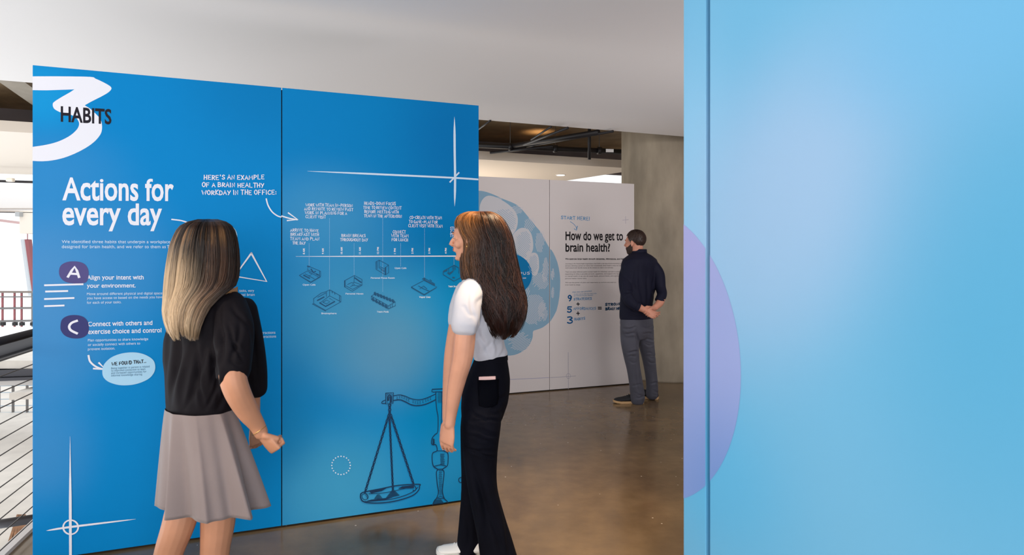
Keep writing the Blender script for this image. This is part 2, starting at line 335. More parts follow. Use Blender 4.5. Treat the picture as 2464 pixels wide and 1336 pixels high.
# slab bands and glazing beyond
g = Geo(); beam(g, at(-300, 902, 15.5), at(170, 886, 15.5), 1.2, .16); beam(g, at(-300, 921, 15.4), at(170, 905, 15.4), .3, .07); structure('trim_3', g, M['charcoal'])
g = Geo(); beam(g, at(-300, 868, 15.6), at(170, 868, 15.6), 1.4, .2); structure('trim_4', g, M['pale_concrete'])
g = Geo(); beam(g, at(-300, 889, 15.9), at(170, 880, 15.9), .3, .48); structure('trim_5', g, M['white'])
g = Geo(); beam(g, at(22, 946, 15.0), at(170, 940, 15.0), 1.0, .17); structure('trim_6', g, M['pale_concrete'])
wn = empty('window_1', at(40, 1000, 19)); tag(wn, kind='structure')
for i in range(4):
    a = at(-40+i*34, 915, 19); g = Geo(); g.box(a, (.05, 0, 0), (0, .05, 0), (0, 0, -1.7)); build('mullion', g, M['steel'], wn)
for k in range(5):
    a = at(-100, 930+k*16, 19.02); g = Geo(); g.box(a, at(150, 926+k*16, 19.02)-a, (0, .02, 0), (0, 0, -.02)); build('glazing_bar', g, M['pale_blue'], wn)
# glass-floored walkway opposite with its railing
bk = empty('walkway', at(40, 800, 11)); tag(bk, 'glass floored walkway with dark fascia crossing the atrium at floor height', 'walkway')
fa, fb = Vector((-.8213*10.1, 10.1, .18)), Vector((-.77*11.25, 11.25, .18)); f0, f1 = fa-(fb-fa)*1.2, fb+(fb-fa)*1.5
g = Geo(); g.box(f0, f1-f0, Vector((-.6, 3.2, 0)), ZV*-.03); build('glass_deck', g, M['pale_blue'], bk)
g = Geo(); g.box(f0-ZV*.0, f1-f0, Vector((0, -.02, 0)), ZV*-.07); build('edge_cap', g, M['white'], bk)
g = Geo(); g.box(f0-ZV*.07, f1-f0, Vector((-.05, .4, 0)), ZV*-.17); build('fascia', g, M['charcoal'], bk)
g = Geo(); g.box(f0-ZV*.24+Vector((0, .2, 0)), f1-f0, Vector((-.05, .6, 0)), ZV*-.05); build('lower_fascia', g, M['dark_steel'], bk)
br = empty('walkway_railing', at(40, 790, 11.3)); tag(br, 'dark horizontal bar railing with red posts on the walkway across the atrium', 'railing')
for y0, y1, h, nm in ((700, 701, .035, 'top_rail'), (714, 713, .02, 'mid_rail'), (742, 738, .035, 'mid_rail'), (774, 768, .035, 'low_rail')):
    a, b = at(-160, y0, 11.2), at(170, y1, 11.2); g = Geo(); g.box(a, b-a, (0, .05, 0), ZV*-h); build(nm, g, M['steel'] if nm != 'top_rail' else mat('bronze_rail', srgb(128, 118, 112), .4, metal=.3), br)
for i, px in enumerate((-58, -28, 3, 32, 49, 75, 104)):
    a = at(px, 704, 11.22); g = Geo(); g.box(a, (.022, 0, 0), (0, .03, 0), ZV*-.62); build('post', g, M['red_steel'] if i % 2 == 0 or px == 32 else M['steel'], br)
    g = Geo(); g.box(at(px-3, 776, 11.2), (.06, 0, 0), (0, .06, 0), ZV*-.06); build('foot', g, M['pipe'], br)
# slanted red strut and pale strut, hanging box
e = empty('roof_strut', at(66, 575, 13)); tag(e, 'slanted dusty red strut with a pale twin outside the atrium glazing', 'strut')
a, b = at(59, 576, 13), at(78, 712, 13); g = Geo(); g.box(a, b-a, (.075, 0, 0), (0, .1, 0)); build('red_strut', g, M['red_steel'], e)
a, b = at(49, 576, 13.2), at(68, 712, 13.2); g = Geo(); g.box(a, b-a, (.06, 0, 0), (0, .1, 0)); build('pale_strut', g, mat('pale_strut_paint', srgb(214, 224, 232), .5), e)
g = Geo(); a = at(65, 562, 13); g.box(a, (.012, 0, 0), (0, .012, 0), ZV*-.14); build('strut_pin', g, M['red_steel'], e)
a = at(47, 508, 12.5); g = Geo(); g.box(a, (.55, 0, 0), (0, .4, 0), ZV*-.45); single('hanging_bulkhead', g, M['warm_white'], 'boxy off-white bulkhead hanging under the soffit by the window', 'bulkhead', a)
a = at(36, 510, 12.4); g = Geo(); g.box(a, (.085, 0, 0), (0, .1, 0), ZV*-.09); single('grey_sensor', g, mat('light_grey_plastic', srgb(176, 178, 180), .6), 'small grey box fixed under the soffit by the window', 'sensor', a)
a, b = at(-60, 520, 13), at(48, 534, 13); g = Geo(); g.box(a, b-a, (0, .1, 0), ZV*-.05); single('pink_beam', g, mat('pale_pink_steel', srgb(222, 190, 192), .6), 'pale pink beam sloping behind the bright window', 'beam', a)
# bulkhead beams above the window
g = Geo(); a, b = at(-400, 452, 12.8), at(170, 452, 12.8); g.box(a, b-a, (0, .5, 0), ZV*-.42); structure('trim_7', g, M['white'])
g = Geo(); a, b = at(-400, 501, 12.6), at(170, 508, 12.6); g.box(a, b-a, (0, .3, 0), ZV*-.035); structure('trim_8', g, mat('beige_trim', srgb(226, 212, 200), .6))
g = Geo(); a, b = at(-400, 505, 12.5), at(170, 512, 12.5); g.box(a, b-a, (0, .1, 0), ZV*-.012); structure('trim_9', g, M['dark_steel'])
# track with its spotlight head
tr = empty('lighting_track', at(20, 433, 9.2)); tag(tr, 'black lighting track under the far soffit with one white spotlight head', 'track light')
a, b = at(-300, 424, 9.0), at(170, 438, 9.6); g = Geo(); g.box(a, b-a, (0, .04, 0), ZV*-.035); build('track', g, M['dark_steel'], tr)
a = at(13, 428, 9.15); g = Geo(); g.box(a, (.10, 0, 0), (0, .06, 0), ZV*-.055); build('spotlight_head', g, mat('cream_plastic', srgb(232, 222, 208), .5), tr, bevel=.012)
# ================================================================ PRINT TOOLS
class Art:
    """flat vinyl print on one face of a wall panel; positions are points of that face"""
    def __init__(self, plane, off, panel): self.pl, self.off, self.panel = plane, off, panel; self.k = 0; self.xf = None
    def to(self, x, y):
        if self.xf: x, y = self.xf(x, y)
        return x, y
    def sz(self, px, py):
        h = self.pl.hit(px, py); return (h-self.pl.p0).dot(self.pl.d), h.z
    def pt(self, s, z, off): return self.pl.p0*1.0 + self.pl.d*s + Vector((0, 0, z-self.pl.p0.z)) + self.pl.n*off
    def new(self): self.k += 1; self.cur = Geo(); self.cur.flatart = True; self.o = self.off-.0004+.00016*self.k; return self
    def poly(self, pts, smooth=0, closed=True):
        self.o += 5e-6; P = [self.sz(*self.to(*q)) for q in pts]
        if smooth:
            lo, hi = min(a for a, b in P), max(a for a, b in P); Q = []
            for v in catmull([(a, b) for a, b in P], smooth, True):
                v = (min(hi, max(lo, v[0])), v[1])
                if not Q or abs(v[0]-Q[-1][0])+abs(v[1]-Q[-1][1]) > 8e-4: Q.append(v)
            P = Q
        tri = tessellate_polygon([[Vector((a, b, 0)) for a, b in P]])
        self.cur.add([self.pt(a, b, self.o) for a, b in P], tri); return self
    def line(self, pts, w, smooth=0, taper=None, closed=False):
        """stroke of width w pixels (at the place of the line)"""
        q0 = self.to(*pts[0])
        ppm = F/ (self.pl.hit(*q0).y)
        P = [Vector(self.sz(*self.to(*q))) for q in pts]
        self.stroke(P, w/ppm, smooth, taper, closed); return self
    def stroke(self, P, w, smooth=0, taper=None, closed=False):
        self.o += 4e-6
        if smooth: P = catmull(P, smooth, closed)
        if closed: P = list(P)+[P[0]]
        n = len(P); vs = []
        for i, p in enumerate(P):
            a, b = P[max(i-1, 0)], P[min(i+1, n-1)]
            if closed and i in (0, n-1): a, b = P[-2], P[1]
            d = (b-a)
            if d.length < 1e-9: d = Vector((1, 0))
            d = d.normalized(); nn = Vector((-d.y, d.x)); ww = w/2*(taper(i/(n-1)) if taper else 1)
            e = Vector((0, 0))
            if not closed and not taper: e = d*(-w*.4 if i == 0 else w*.4 if i == n-1 else 0)
            vs += [self.pt(*(p+nn*ww+e), self.o), self.pt(*(p-nn*ww+e), self.o)]
        self.cur.add(vs, [(2*i, 2*i+1, 2*i+3, 2*i+2) for i in range(n-1)])
    def ellipse(self, cx, cy, rx, ry, n=40, fill=True, w=0, rot=0, sup=1.0):
        pts = []
        for i in range(n):
            a = 2*math.pi*i/n; x = rx*math.cos(a); y = ry*math.sin(a)
            pts.append((cx+x*math.cos(rot)-y*math.sin(rot), cy+x*math.sin(rot)+y*math.cos(rot)))
        return self.poly(pts) if fill else self.line(pts, w, closed=True)
    def hs(self, h):
        return h*(self.to(100, 0)[0]-self.to(0, 0)[0])/100 if (self.xf and h >= 10) else h
    def text(self, s, x0, y0, x1, h, y1=None, bold=0.0, rot=False):
        """type set from (x0,y0) baseline to x1; h = cap height"""
        h = self.hs(h)
        cu = bpy.data.curves.new('t', 'FONT'); cu.body = s; cu.size = 1; cu.offset = bold; cu.resolution_u = 3; cu.fill_mode = 'FRONT'
        ob = bpy.data.objects.new('t', cu); COL.objects.link(ob); dg = bpy.context.evaluated_depsgraph_get(); me = bpy.data.meshes.new_from_object(ob.evaluated_get(dg))
        co = [v.co.copy() for v in me.vertices]; fs = [tuple(p.vertices) for p in me.polygons]
        bpy.data.objects.remove(ob); bpy.data.curves.remove(cu); bpy.data.meshes.remove(me)
        if not co: return self
        y1 = y0 if y1 is None else y1
        x0, y0 = self.to(x0, y0); x1, y1 = self.to(x1, y1)
        A = Vector(self.sz(x0, y0)); B = Vector(self.sz(x1, y1)); mnx = min(c.x for c in co); mxx = max(c.x for c in co)
        ppm = F/self.pl.hit(x0, y0).y; k = (B-A).length/(mxx-mnx); kh = h/ppm/.682
        ym = (lambda y: y) if s.isupper() else (lambda y: y*.85 if y < 0 else y*1.155 if y < .449 else .5186+(y-.449)*.70)
        d = (B-A).normalized(); up = Vector((0, 1)) if not rot else Vector((-d.y, d.x))
        self.cur.add([self.pt(*(A+d*((c.x-mnx)*k)+up*(ym(c.y)*kh)), self.o) for c in co], fs); return self
    def hand(self, s, x0, y0, x1, h, w, y1=None):
        """hand lettering drawn with a pen of width w pixels"""
        h = self.hs(h)
        y1 = y0 if y1 is None else y1
        x0, y0 = self.to(x0, y0); x1, y1 = self.to(x1, y1)
        A = Vector(self.sz(x0, y0)); B = Vector(self.sz(x1, y1)); ppm = F/self.pl.hit(x0, y0).y
        adv = []; x = 0
        for ch in s:
            wd = .45 if ch == ' ' else (.25 if ch in "I'.!:" else (1.0 if ch in 'MW' else .72)); adv.append((x, wd)); x += wd+(.26 if ch != ' ' else 0)
        tot = x-.26; k = (B-A).length/tot; H = h/ppm; d = (B-A).normalized()
        for ch, (ax, wd) in zip(s, adv):
            j = random.uniform(-.07, .07); sc = random.uniform(.9, 1.08); tilt = random.uniform(-.05, .05)
            for st in GL.get(ch, []):
                P = [A+d*((ax+(gx)*wd+tilt*gy)*k)+Vector((0, 1))*((gy*sc+j)*H) for gx, gy in st]
                self.stroke(P, w/ppm, smooth=(3 if len(st) > 2 and ch in 'BCDGOPQRSU35689' else 0))
        return self
    def done(self, name, m, label=None):
        o = build(name, self.cur, m, self.panel); tag(o, label); return o
GL = {'A': [[(0, 0), (.5, 1), (1, 0)], [(.2, .36), (.82, .36)]], 'B': [[(.05, 0), (.05, 1)], [(.05, 1), (.75, .9), (.7, .6), (.1, .52), (.85, .45), (.85, .1), (.05, 0)]],
 'C': [[(.95, .88), (.55, 1), (.05, .6), (.15, .12), (.6, 0), (.98, .12)]], 'D': [[(.08, 0), (.08, 1)], [(.0, 1), (.7, .9), (.98, .5), (.7, .08), (0, 0)]],
 'E': [[(.9, 1), (.1, 1), (.1, 0), (.92, 0)], [(.1, .52), (.75, .52)]], 'F': [[(.95, 1), (.1, 1), (.1, 0)], [(.1, .52), (.75, .52)]],
 'G': [[(.92, .88), (.5, 1), (.05, .6), (.15, .1), (.6, 0), (.92, .2), (.92, .45)], [(.92, .45), (.55, .45)]], 'H': [[(.08, 0), (.08, 1)], [(.92, 0), (.92, 1)], [(.08, .5), (.92, .5)]],
 'I': [[(.5, 0), (.5, 1)]], 'J': [[(.8, 1), (.8, .2), (.4, 0), (.1, .2)]], 'K': [[(.1, 0), (.1, 1)], [(.92, 1), (.12, .45), (.95, 0)]], 'L': [[(.1, 1), (.1, 0), (.9, 0)]],
 'M': [[(.05, 0), (.15, 1), (.5, .35), (.85, 1), (.95, 0)]], 'N': [[(.08, 0), (.08, 1), (.92, 0), (.92, 1)]], 'O': [[(.5, 1), (.05, .7), (.08, .25), (.5, 0), (.93, .25), (.93, .72), (.5, 1)]],
 'P': [[(.1, 0), (.1, 1)], [(.1, 1), (.85, .9), (.85, .55), (.1, .45)]], 'R': [[(.1, 0), (.1, 1)], [(.1, 1), (.85, .88), (.8, .58), (.1, .48)], [(.3, .48), (.95, 0)]],
 'S': [[(.92, .88), (.5, 1), (.12, .8), (.3, .56), (.8, .42), (.88, .14), (.5, 0), (.06, .12)]], 'T': [[(0, 1), (1, 1)], [(.5, 1), (.5, 0)]], 'U': [[(.08, 1), (.1, .25), (.5, 0), (.9, .25), (.92, 1)]],
 'V': [[(.02, 1), (.5, 0), (.98, 1)]], 'W': [[(0, 1), (.25, 0), (.5, .7), (.75, 0), (1, 1)]], 'X': [[(.05, 0), (.95, 1)], [(.05, 1), (.95, 0)]], 'Y': [[(0, 1), (.5, .5)], [(1, 1), (.3, 0)]],
 "'": [[(.5, 1), (.4, .75)]], '-': [[(.15, .48), (.85, .48)]], '.': [[(.5, 0), (.5, .06)]], ':': [[(.5, .05), (.5, .14)], [(.5, .5), (.5, .6)]], '!': [[(.6, 1.05), (.45, .3)], [(.4, 0), (.4, .07)]],
 '9': [[(.85, .75), (.5, 1), (.15, .75), (.3, .48), (.7, .5), (.88, .8), (.75, .3), (.45, 0)]], '5': [[(.9, 1), (.25, 1)], [(.25, 1), (.2, .58), (.7, .6), (.85, .25), (.5, 0), (.1, .1)]],
 '3': [[(.1, .95), (.6, 1), (.85, .78), (.4, .55), (.85, .4), (.8, .1), (.4, 0), (.08, .1)]], '+': [[(.1, .45), (.9, .45)], [(.5, .05), (.5, .85)]], '=': [[(.05, .3), (.95, .3)], [(.05, .65), (.95, .65)]], '#': []}
INK = mat('white_vinyl_print', srgb(232, 231, 238), .6, spec=.15)
INKF = mat('pale_blue_fine_print', srgb(176, 206, 230), .6, spec=.15)
INKM = mat('soft_white_print', srgb(205, 222, 238), .6, spec=.15)
NAVY = mat('navy_print', srgb(20, 50, 84), .6, spec=.15)
NAVYF = mat('faded_navy_print', srgb(34, 84, 122), .6, spec=.15)
BLK = mat('charcoal_print', srgb(30, 26, 36), .6, spec=.15)
PURP = mat('aubergine_print', srgb(84, 78, 130), .6, spec=.15)
PURPD = mat('dark_indigo_print', srgb(58, 60, 112), .6, spec=.15)
PALE = mat('pale_blue_print', srgb(170, 212, 236), .6, spec=.15)
PANEL_BACK = mat('black_panel_frame', srgb(20, 22, 30), .6)
# ================================================================ BLUE WALL
BT = 3.696; BS = Vector((-1.2805, 3.467, 0)).dot(U); PW = 1.148
bplane = Plane(uv(0, BT, 0), U, -V)
wall = empty('exhibit_wall', uv(BS, BT, 0)); tag(wall, 'freestanding deep blue exhibit wall of two printed panels behind the women', 'display wall')
def blob_panel(name, s0, s1, items, base, parent, plane, z0, z1, th=.035, rough=.55):
    m = mat(name+'_print', base, rough, spec=.08); org = wloc(parent)
    def conv(it):
        px, py, rx, rz, col, amt = it; h = plane.hit(px, py); return (h-org, plane.d, rx, rz, col, amt)
    blobs(m, base, [conv(i) for i in items])
    g = Geo(); g.box(plane.p0+plane.d*s0+ZV*(z0-plane.p0.z)-plane.n*th, plane.d*(s1-s0), plane.n*th, ZV*(z1-z0))
    return build('panel', g, m, parent, bevel=.0015)
LB = srgb(74, 141, 196); MB = srgb(60, 150, 205); DB = srgb(0, 112, 178); GB = srgb(66, 152, 194); CB = srgb(20, 148, 205)
base = srgb(0, 130, 196)
pA = blob_panel('blue_wall_a', BS-PW, BS-.0025, [(100, 700, .42, .75, LB, .95), (280, 640, .45, .6, LB, .55), (100, 880, .5, .3, LB, .45), (100, 1080, .35, .55, LB, .55), (95, 230, .3, .28, srgb(20, 150, 212), .8), (130, 400, .5, .3, LB, .35), (620, 200, .6, .6, srgb(0, 118, 180), .7), (110, 1300, .5, .35, srgb(0, 128, 195), .8)], base, wall, bplane, .012, 2.45)
pB = blob_panel('blue_wall_b', BS+.0025, BS+PW, [(780, 520, .6, .45, srgb(70, 150, 196), .7), (850, 760, .75, .7, GB, .95), (930, 850, .5, .5, srgb(92, 138, 172), .6), (800, 1180, .7, .6, srgb(62, 152, 196), .9), (1100, 330, .6, .7, DB, .9), (1130, 640, .3, .35, srgb(0, 116, 172), .8), (690, 1000, .25, .5, srgb(20, 132, 190), .6), (1080, 1130, .3, .4, srgb(40, 140, 196), .6)], srgb(0, 126, 190), wall, bplane, .012, 2.45)
g = Geo(); g.box(uv(BS-PW+.004, BT+.036, 0), U*(2*PW-.008), V*.06, ZV*2.446); build('frame', g, PANEL_BACK, wall)
A = Art(bplane, .0006, pA)
# the big 3, cut by the panel's edge (crop scale 4.0475, origin 0,130)
A.xf = lambda x, y: (x/4.0475, 130+y/4.0475)
outline = []
for seg in ([(317, 218), (600, 218), (880, 223), (930, 240), (1000, 272), (1060, 305), (1082, 325), (1083, 345), (1050, 378), (980, 418), (900, 458), (825, 500)],
            [(825, 500), (880, 535), (940, 590), (980, 640), (994, 700), (988, 760), (960, 810), (910, 862), (840, 912), (740, 965), (620, 1012), (500, 1038), (400, 1045), (317, 1041)],
            [(317, 905), (420, 890), (520, 868), (610, 835), (690, 790), (745, 740), (768, 700), (768, 662), (740, 620), (690, 592), (620, 578), (560, 555), (524, 528), (514, 490), (530, 465), (600, 420), (670, 380), (725, 345)], [(725, 345), (600, 349), (450, 354), (317, 352)]):
    c_ = catmull([(x, y) for x, y in seg], 3); outline += [(v[0], v[1]) for v in (c_ if seg[-1][0] == 317 else c_[:-1])]
A.new().poly(outline).done('large_numeral', INK)
A.new().text('HABITS', 592, 655, 1086, 142, y1=682, bold=.024).done('title_lettering', BLK, 'black lettering')
A.xf = None
A.new().text('Actions for', 150, 481, 418, 53, y1=483, bold=.02).text('every day', 150, 541, 390, 52, bold=.02).done('heading_lettering', INK)
A.xf = lambda x, y: (70+x/2.386, 400+y/2.386)
A.new().text('We identified three habits that underpin a workplace', 188, 442, 810, 17, y1=443).text('designed for brain health, and we refer to them as', 188, 471, 785, 17, y1=471).text('THE A', 792, 471, 850, 17, bold=.02)
A.text('Move around different physical and digital spaces', 332, 741, 772, 14, y1=736).text('you have access to based on the needs you have', 332, 765, 768, 14, y1=758).text('for each of your tasks.', 332, 791, 530, 14, y1=787)
A.text('Plan opportunities to share knowledge', 338, 1007, 684, 14, y1=999).text('or socially connect with others to', 338, 1033, 638, 14, y1=1024).text('prevent isolation.', 338, 1058, 494, 14, y1=1053)
A.text('different tasks, very', 1130, 722, 1292, 14).text('emotional brain', 1150, 745, 1295, 14).text('limits distractions', 1262, 966, 1414, 14, y1=962).text('prioritize interactions', 1240, 989, 1418, 14, y1=984).done('body_text', INKM)
A.new().text('Align your intent with', 332, 652, 658, 24, y1=650, bold=.012).text('your environment.', 332, 698, 612, 22, y1=696, bold=.012).text('Connect with others and', 338, 920, 708, 25, y1=911, bold=.012).text('exercise choice and control', 338, 964, 760, 25, y1=954, bold=.012).done('subheading_lettering', INK)
A.new().poly([(172, 600), (185, 568), (225, 549), (280, 548), (318, 562), (338, 590), (342, 625), (333, 660), (310, 672), (250, 673), (205, 662), (178, 635)], 5).done('letter_badge', PURP)
A.new().poly([(180, 920), (190, 880), (228, 858), (280, 856), (318, 870), (340, 900), (343, 945), (328, 972), (295, 988), (245, 988), (205, 972), (184, 945)], 5).done('letter_badge', PURPD)
A.new().line([(224, 635), (245, 600), (262, 578), (275, 600), (287, 637)], 5.2).line([(236, 617), (282, 620)], 5).line([(275, 888), (245, 900), (231, 920), (240, 942), (275, 960)], 5.2, 5).done('badge_letter', INK)
A.new().line([(92, 684), (308, 678)], 4.2).line([(98, 720), (220, 717)], 4.2).line([(92, 763), (256, 757)], 4.2).line([(92, 804), (199, 800)], 4.2).done('printed_dash', INK)
A.new().line([(820, 306), (870, 312), (905, 322), (960, 342)], 3, 5).line([(1362, 188), (1372, 225), (1395, 262), (1425, 285), (1446, 292)], 3, 5)
A.line([(342, 1088), (350, 1120), (375, 1145), (405, 1160), (440, 1168)], 4, 5).line([(372, 1162), (440, 1168), (402, 1130)], 4).done('printed_arrow', INK)
A.new().line([(1276, 500), (1364, 662), (1180, 632), (1276, 500)], 4.2).done('printed_triangle', INK)
A.new().ellipse(1122, 405, 74, 74).done('printed_disc', PALE)
A.new().poly([(421, 1180), (430, 1140), (470, 1100), (530, 1076), (600, 1069), (660, 1080), (710, 1110), (725, 1150), (715, 1190), (680, 1225), (610, 1252), (530, 1258), (465, 1242), (430, 1215)], 5).done('speech_bubble', PALE)
A.new().hand('WE FOUND THAT..', 476, 1144, 672, 18, 1.7, y1=1128).done('handwritten_note', BLK)
A.new().text('Being together in person is related', 472, 1166, 692, 11, y1=1155).text('to improved connection to team', 472, 1180, 668, 11, y1=1170).text('and increased opportunities for', 472, 1194, 674, 11, y1=1184).text('informal knowledge sharing.', 472, 1208, 652, 11, y1=1200).done('fine_print', NAVYF)
A.new().hand("HERE'S AN EXAMPLE", 1004, 77, 1350, 25, 1.9, y1=75).hand('OF A BRAIN HEALTHY', 994, 118, 1348, 25, 1.9, y1=122).hand('WORKDAY IN THE OFFICE:', 994, 165, 1420, 25, 1.9, y1=163).done('handwritten_note', INK)
A.xf = None
sp = lambda t: max(.06, math.sin(math.pi*t)**.6)
A.new().line([(169, 1050), (169.3, 1130), (169.6, 1220), (170, 1336), (170, 1350)], 5.5, 4, taper=lambda t: max(.05, min(1, t*2.2)))
A.line([(112, 1277), (170, 1268), (327, 1249)], 5, 5, taper=sp).ellipse(170.5, 1268.5, 18, 17, fill=False, w=3.4).done('registration_mark', INK)
B = Art(bplane, .0006, pB)
tp = lambda t: max(.04, min(1, (1-t)*6, t*6))
B.new().line([(740, 412), (900, 419), (1090, 428), (1151, 432)], 4.6, 4, taper=lambda t: min(1, .1+t*3)).line([(1093.5, 281), (1094, 360), (1095, 430), (1094, 497)], 5.5, 5, taper=tp).line([(1083, 438), (1104, 416)], 3.6).done('registration_mark', INKM)
B.xf = lambda x, y: (670+x/3.3408, 380+y/3.3408)
B.new().line([(28, 468), (90, 487), (150, 497)], 3.2, 4).line([(80, 443), (156, 497), (72, 504)], 3.2).done('printed_arrow', INK)
B.new()
for t, x0, x1, y, h in (('ARRIVE TO HAVE', 96, 322, 592, 20), ('BREAKFAST WITH', 98, 324, 625, 20), ('TEAM AND PLAN', 95, 327, 660, 20), ('THE DAY', 114, 216, 695, 20),
    ('WORK WITH TEAM IN-PERSON', 220, 596, 388, 20), ('AND REMOTE TO REVIEW PAST', 208, 600, 420, 20), ('WORK IN PLANNING FOR A', 214, 550, 452, 20), ('CLIENT VISIT', 220, 380, 485, 20),
    ('BRAIN BREAKS', 508, 700, 634, 20), ('THROUGHOUT DAY', 497, 718, 668, 20), ('HEADS-DOWN FOCUS', 690, 942, 376, 20), ('TIME TO REVIEW CONTENT', 682, 988, 410, 20), ('BEFORE MEETING WITH', 692, 966, 443, 20), ('TEAM IN THE AFTERNOON', 688, 990, 476, 20),
    ('CONNECT', 920, 1022, 606, 20), ('WITH TEAM', 908, 1044, 636, 20), ('FOR LUNCH', 910, 1040, 668, 20), ('CO-CREATE WITH TEAM', 1056, 1312, 490, 20), ('TO GAME-PLAN FOR', 1050, 1278, 524, 20), ('CLIENT VISIT WITH TEAM', 1045, 1318, 556, 20), ('STUDY', 1380, 1450, 580, 20), ('CALL', 1384, 1440, 608, 20), ('TEAM', 1378, 1450, 636, 20)):
    B.hand(t, x0, y, x1, h+3, 1.05, y1=y+(x1-x0)*.018)
B.done('handwritten_note', INK)
B.new().line([(140, 793), (600, 792), (1100, 791), (1440, 790)], 2.6, taper=lambda t: min(1, .2+t*8)).done('timeline_bar', INK)
B.new()
for t, x, y in (('8 AM', 212, 775), ('9 AM', 365, 774), ('10 AM', 515, 774), ('11 AM', 662, 774), ('12 PM', 807, 773), ('1 PM', 943, 773), ('2 PM', 1084, 772), ('3 PM', 1220, 771), ('4 PM', 1352, 771)):
    L = 55 if len(t) > 4 else 46
    B.text(t, x, y, x, 4.3, y1=y-L, bold=.03, rot=True)
B.done('hour_numeral', INK)
B.new()
for x, y0, y1 in ((247, 690, 870), (410, 490, 1060), (608, 690, 945), (838, 490, 1075), (982, 690, 872), (1174, 572, 965), (1410, 800, 862)):
    y = y0
    while y < y1: B.ellipse(x, y, 2.3, 2.3, n=6); y += 9.4
B.done('dotted_leader', INKF)
B.new()
for t, x0, x1, y in (('Open Cafe', 195, 298, 1027), ('Brainsphere', 345, 467, 1257), ('Personal Haven', 540, 682, 1099), ('Personal Focus Room', 742, 934, 972), ('Open Cafe', 934, 1028, 893), ('Team Pods', 790, 886, 1244), ('Vapor Den', 1130, 1222, 1126), ('Team Studio', 1364, 1450, 1040)):
    B.text(t, x0, y, x1, 4.0, bold=.02)
B.done('caption_text', INKM)
B.xf = lambda x, y: (700+x/5.867, 620+y/5.867)
def sk(lines, w=1.25, nm='furniture_sketch', m=NAVYF, heavy=()):
    B.new()
    for l in lines: B.line(l, w)
    for l in heavy: B.line(l, w*2.4)
    B.done(nm, m)
sk([[(118, 252), (280, 345), (420, 262), (420, 195), (245, 120)], [(118, 252), (232, 188), (385, 272)], [(245, 120), (232, 170), (400, 255)], [(200, 230), (330, 300)], [(260, 215), (300, 235), (250, 262)], [(405, 190), (405, 260)], [(130, 262), (280, 355), (415, 275)]], heavy=[[(182, 250), (262, 292)], [(235, 122), (262, 128)], [(285, 165), (318, 210), (345, 195)], [(360, 232), (385, 245)]])
sk([[(320, 580), (320, 650), (490, 745), (705, 625), (705, 545), (545, 455), (500, 480), (430, 500), (320, 580)], [(545, 455), (545, 540), (705, 625)], [(500, 480), (500, 550)], [(320, 650), (300, 655), (490, 755)], [(545, 540), (410, 640), (490, 690), (620, 620), (545, 575)], [(450, 630), (500, 655), (550, 625), (505, 600), (450, 630)], [(580, 470), (585, 500)], [(615, 490), (620, 520)], [(380, 560), (490, 500)], [(685, 540), (685, 620)]], heavy=[[(408, 640), (490, 690), (615, 622)], [(375, 605), (465, 558)]])
sk([[(760, 325), (895, 252), (1003, 310), (1003, 390), (865, 478), (760, 415), (760, 325)], [(895, 252), (890, 345), (1003, 390)], [(890, 345), (860, 390), (950, 400)], [(800, 380), (860, 350), (900, 380), (840, 410)], [(780, 400), (870, 450), (980, 390)]], heavy=[[(905, 290), (990, 350)], [(760, 330), (760, 412)]])
sk([[(1200, 60), (1245, 36), (1378, 106), (1378, 215), (1335, 245), (1200, 165), (1200, 60)], [(1245, 36), (1245, 145), (1330, 190)], [(1335, 245), (1335, 140), (1378, 106)], [(1215, 62), (1215, 160)], [(1260, 130), (1330, 165)], [(1270, 175), (1320, 200)]], heavy=[[(1335, 140), (1335, 240)]])
rl = [[(1135, 545), (1375, 680), (1475, 625), (1475, 680), (1375, 725)], [(1375, 680), (1375, 725), (1135, 590), (1135, 545), (1200, 500), (1475, 630)], [(1400, 660), (1400, 705)], [(1430, 650), (1430, 700)]]
hv = []
for i in range(7):
    x, y = 1178+i*42, 490+i*17
    rl += [[(x, y), (x+26, y+12), (x+24, y+42), (x-4, y+26), (x, y)], [(x+10, y-6), (x+10, y+40)], [(x-6, y+10), (x+30, y+28)]]; hv += [[(x+4, y+30), (x+20, y+40)]]
for i in range(5): x, y = 1148+i*46, 585+i*24; hv += [[(x, y), (x+28, y+18)], [(x+10, y-12), (x+16, y+26)]]; rl += [[(x-5, y+5), (x+10, y+30)]]
sk(rl, heavy=hv)
sk([[(1700, 415), (1880, 520), (2060, 415), (1880, 320), (1700, 415)], [(1860, 300), (2030, 395)], [(1875, 285), (2030, 370)], [(1800, 400), (1880, 445), (1950, 470)], [(1820, 440), (1870, 400), (1920, 440)], [(1700, 425), (1880, 530), (2050, 425)], [(1960, 310), (1985, 325), (1975, 345)]], heavy=[[(1862, 300), (1888, 302)], [(1990, 372), (2025, 385)], [(1890, 320), (2000, 378)]])
sk([[(2150, 240), (2150, 190), (2225, 150), (2305, 105), (2370, 145), (2370, 220)], [(2150, 240), (2300, 330), (2420, 270)], [(2225, 150), (2230, 220), (2300, 180), (2305, 105)], [(2285, 120), (2285, 170)], [(2320, 120), (2320, 170)]], heavy=[[(2215, 215), (2240, 235), (2280, 195)], [(2285, 280), (2305, 282)], [(2160, 195), (2200, 180)]])
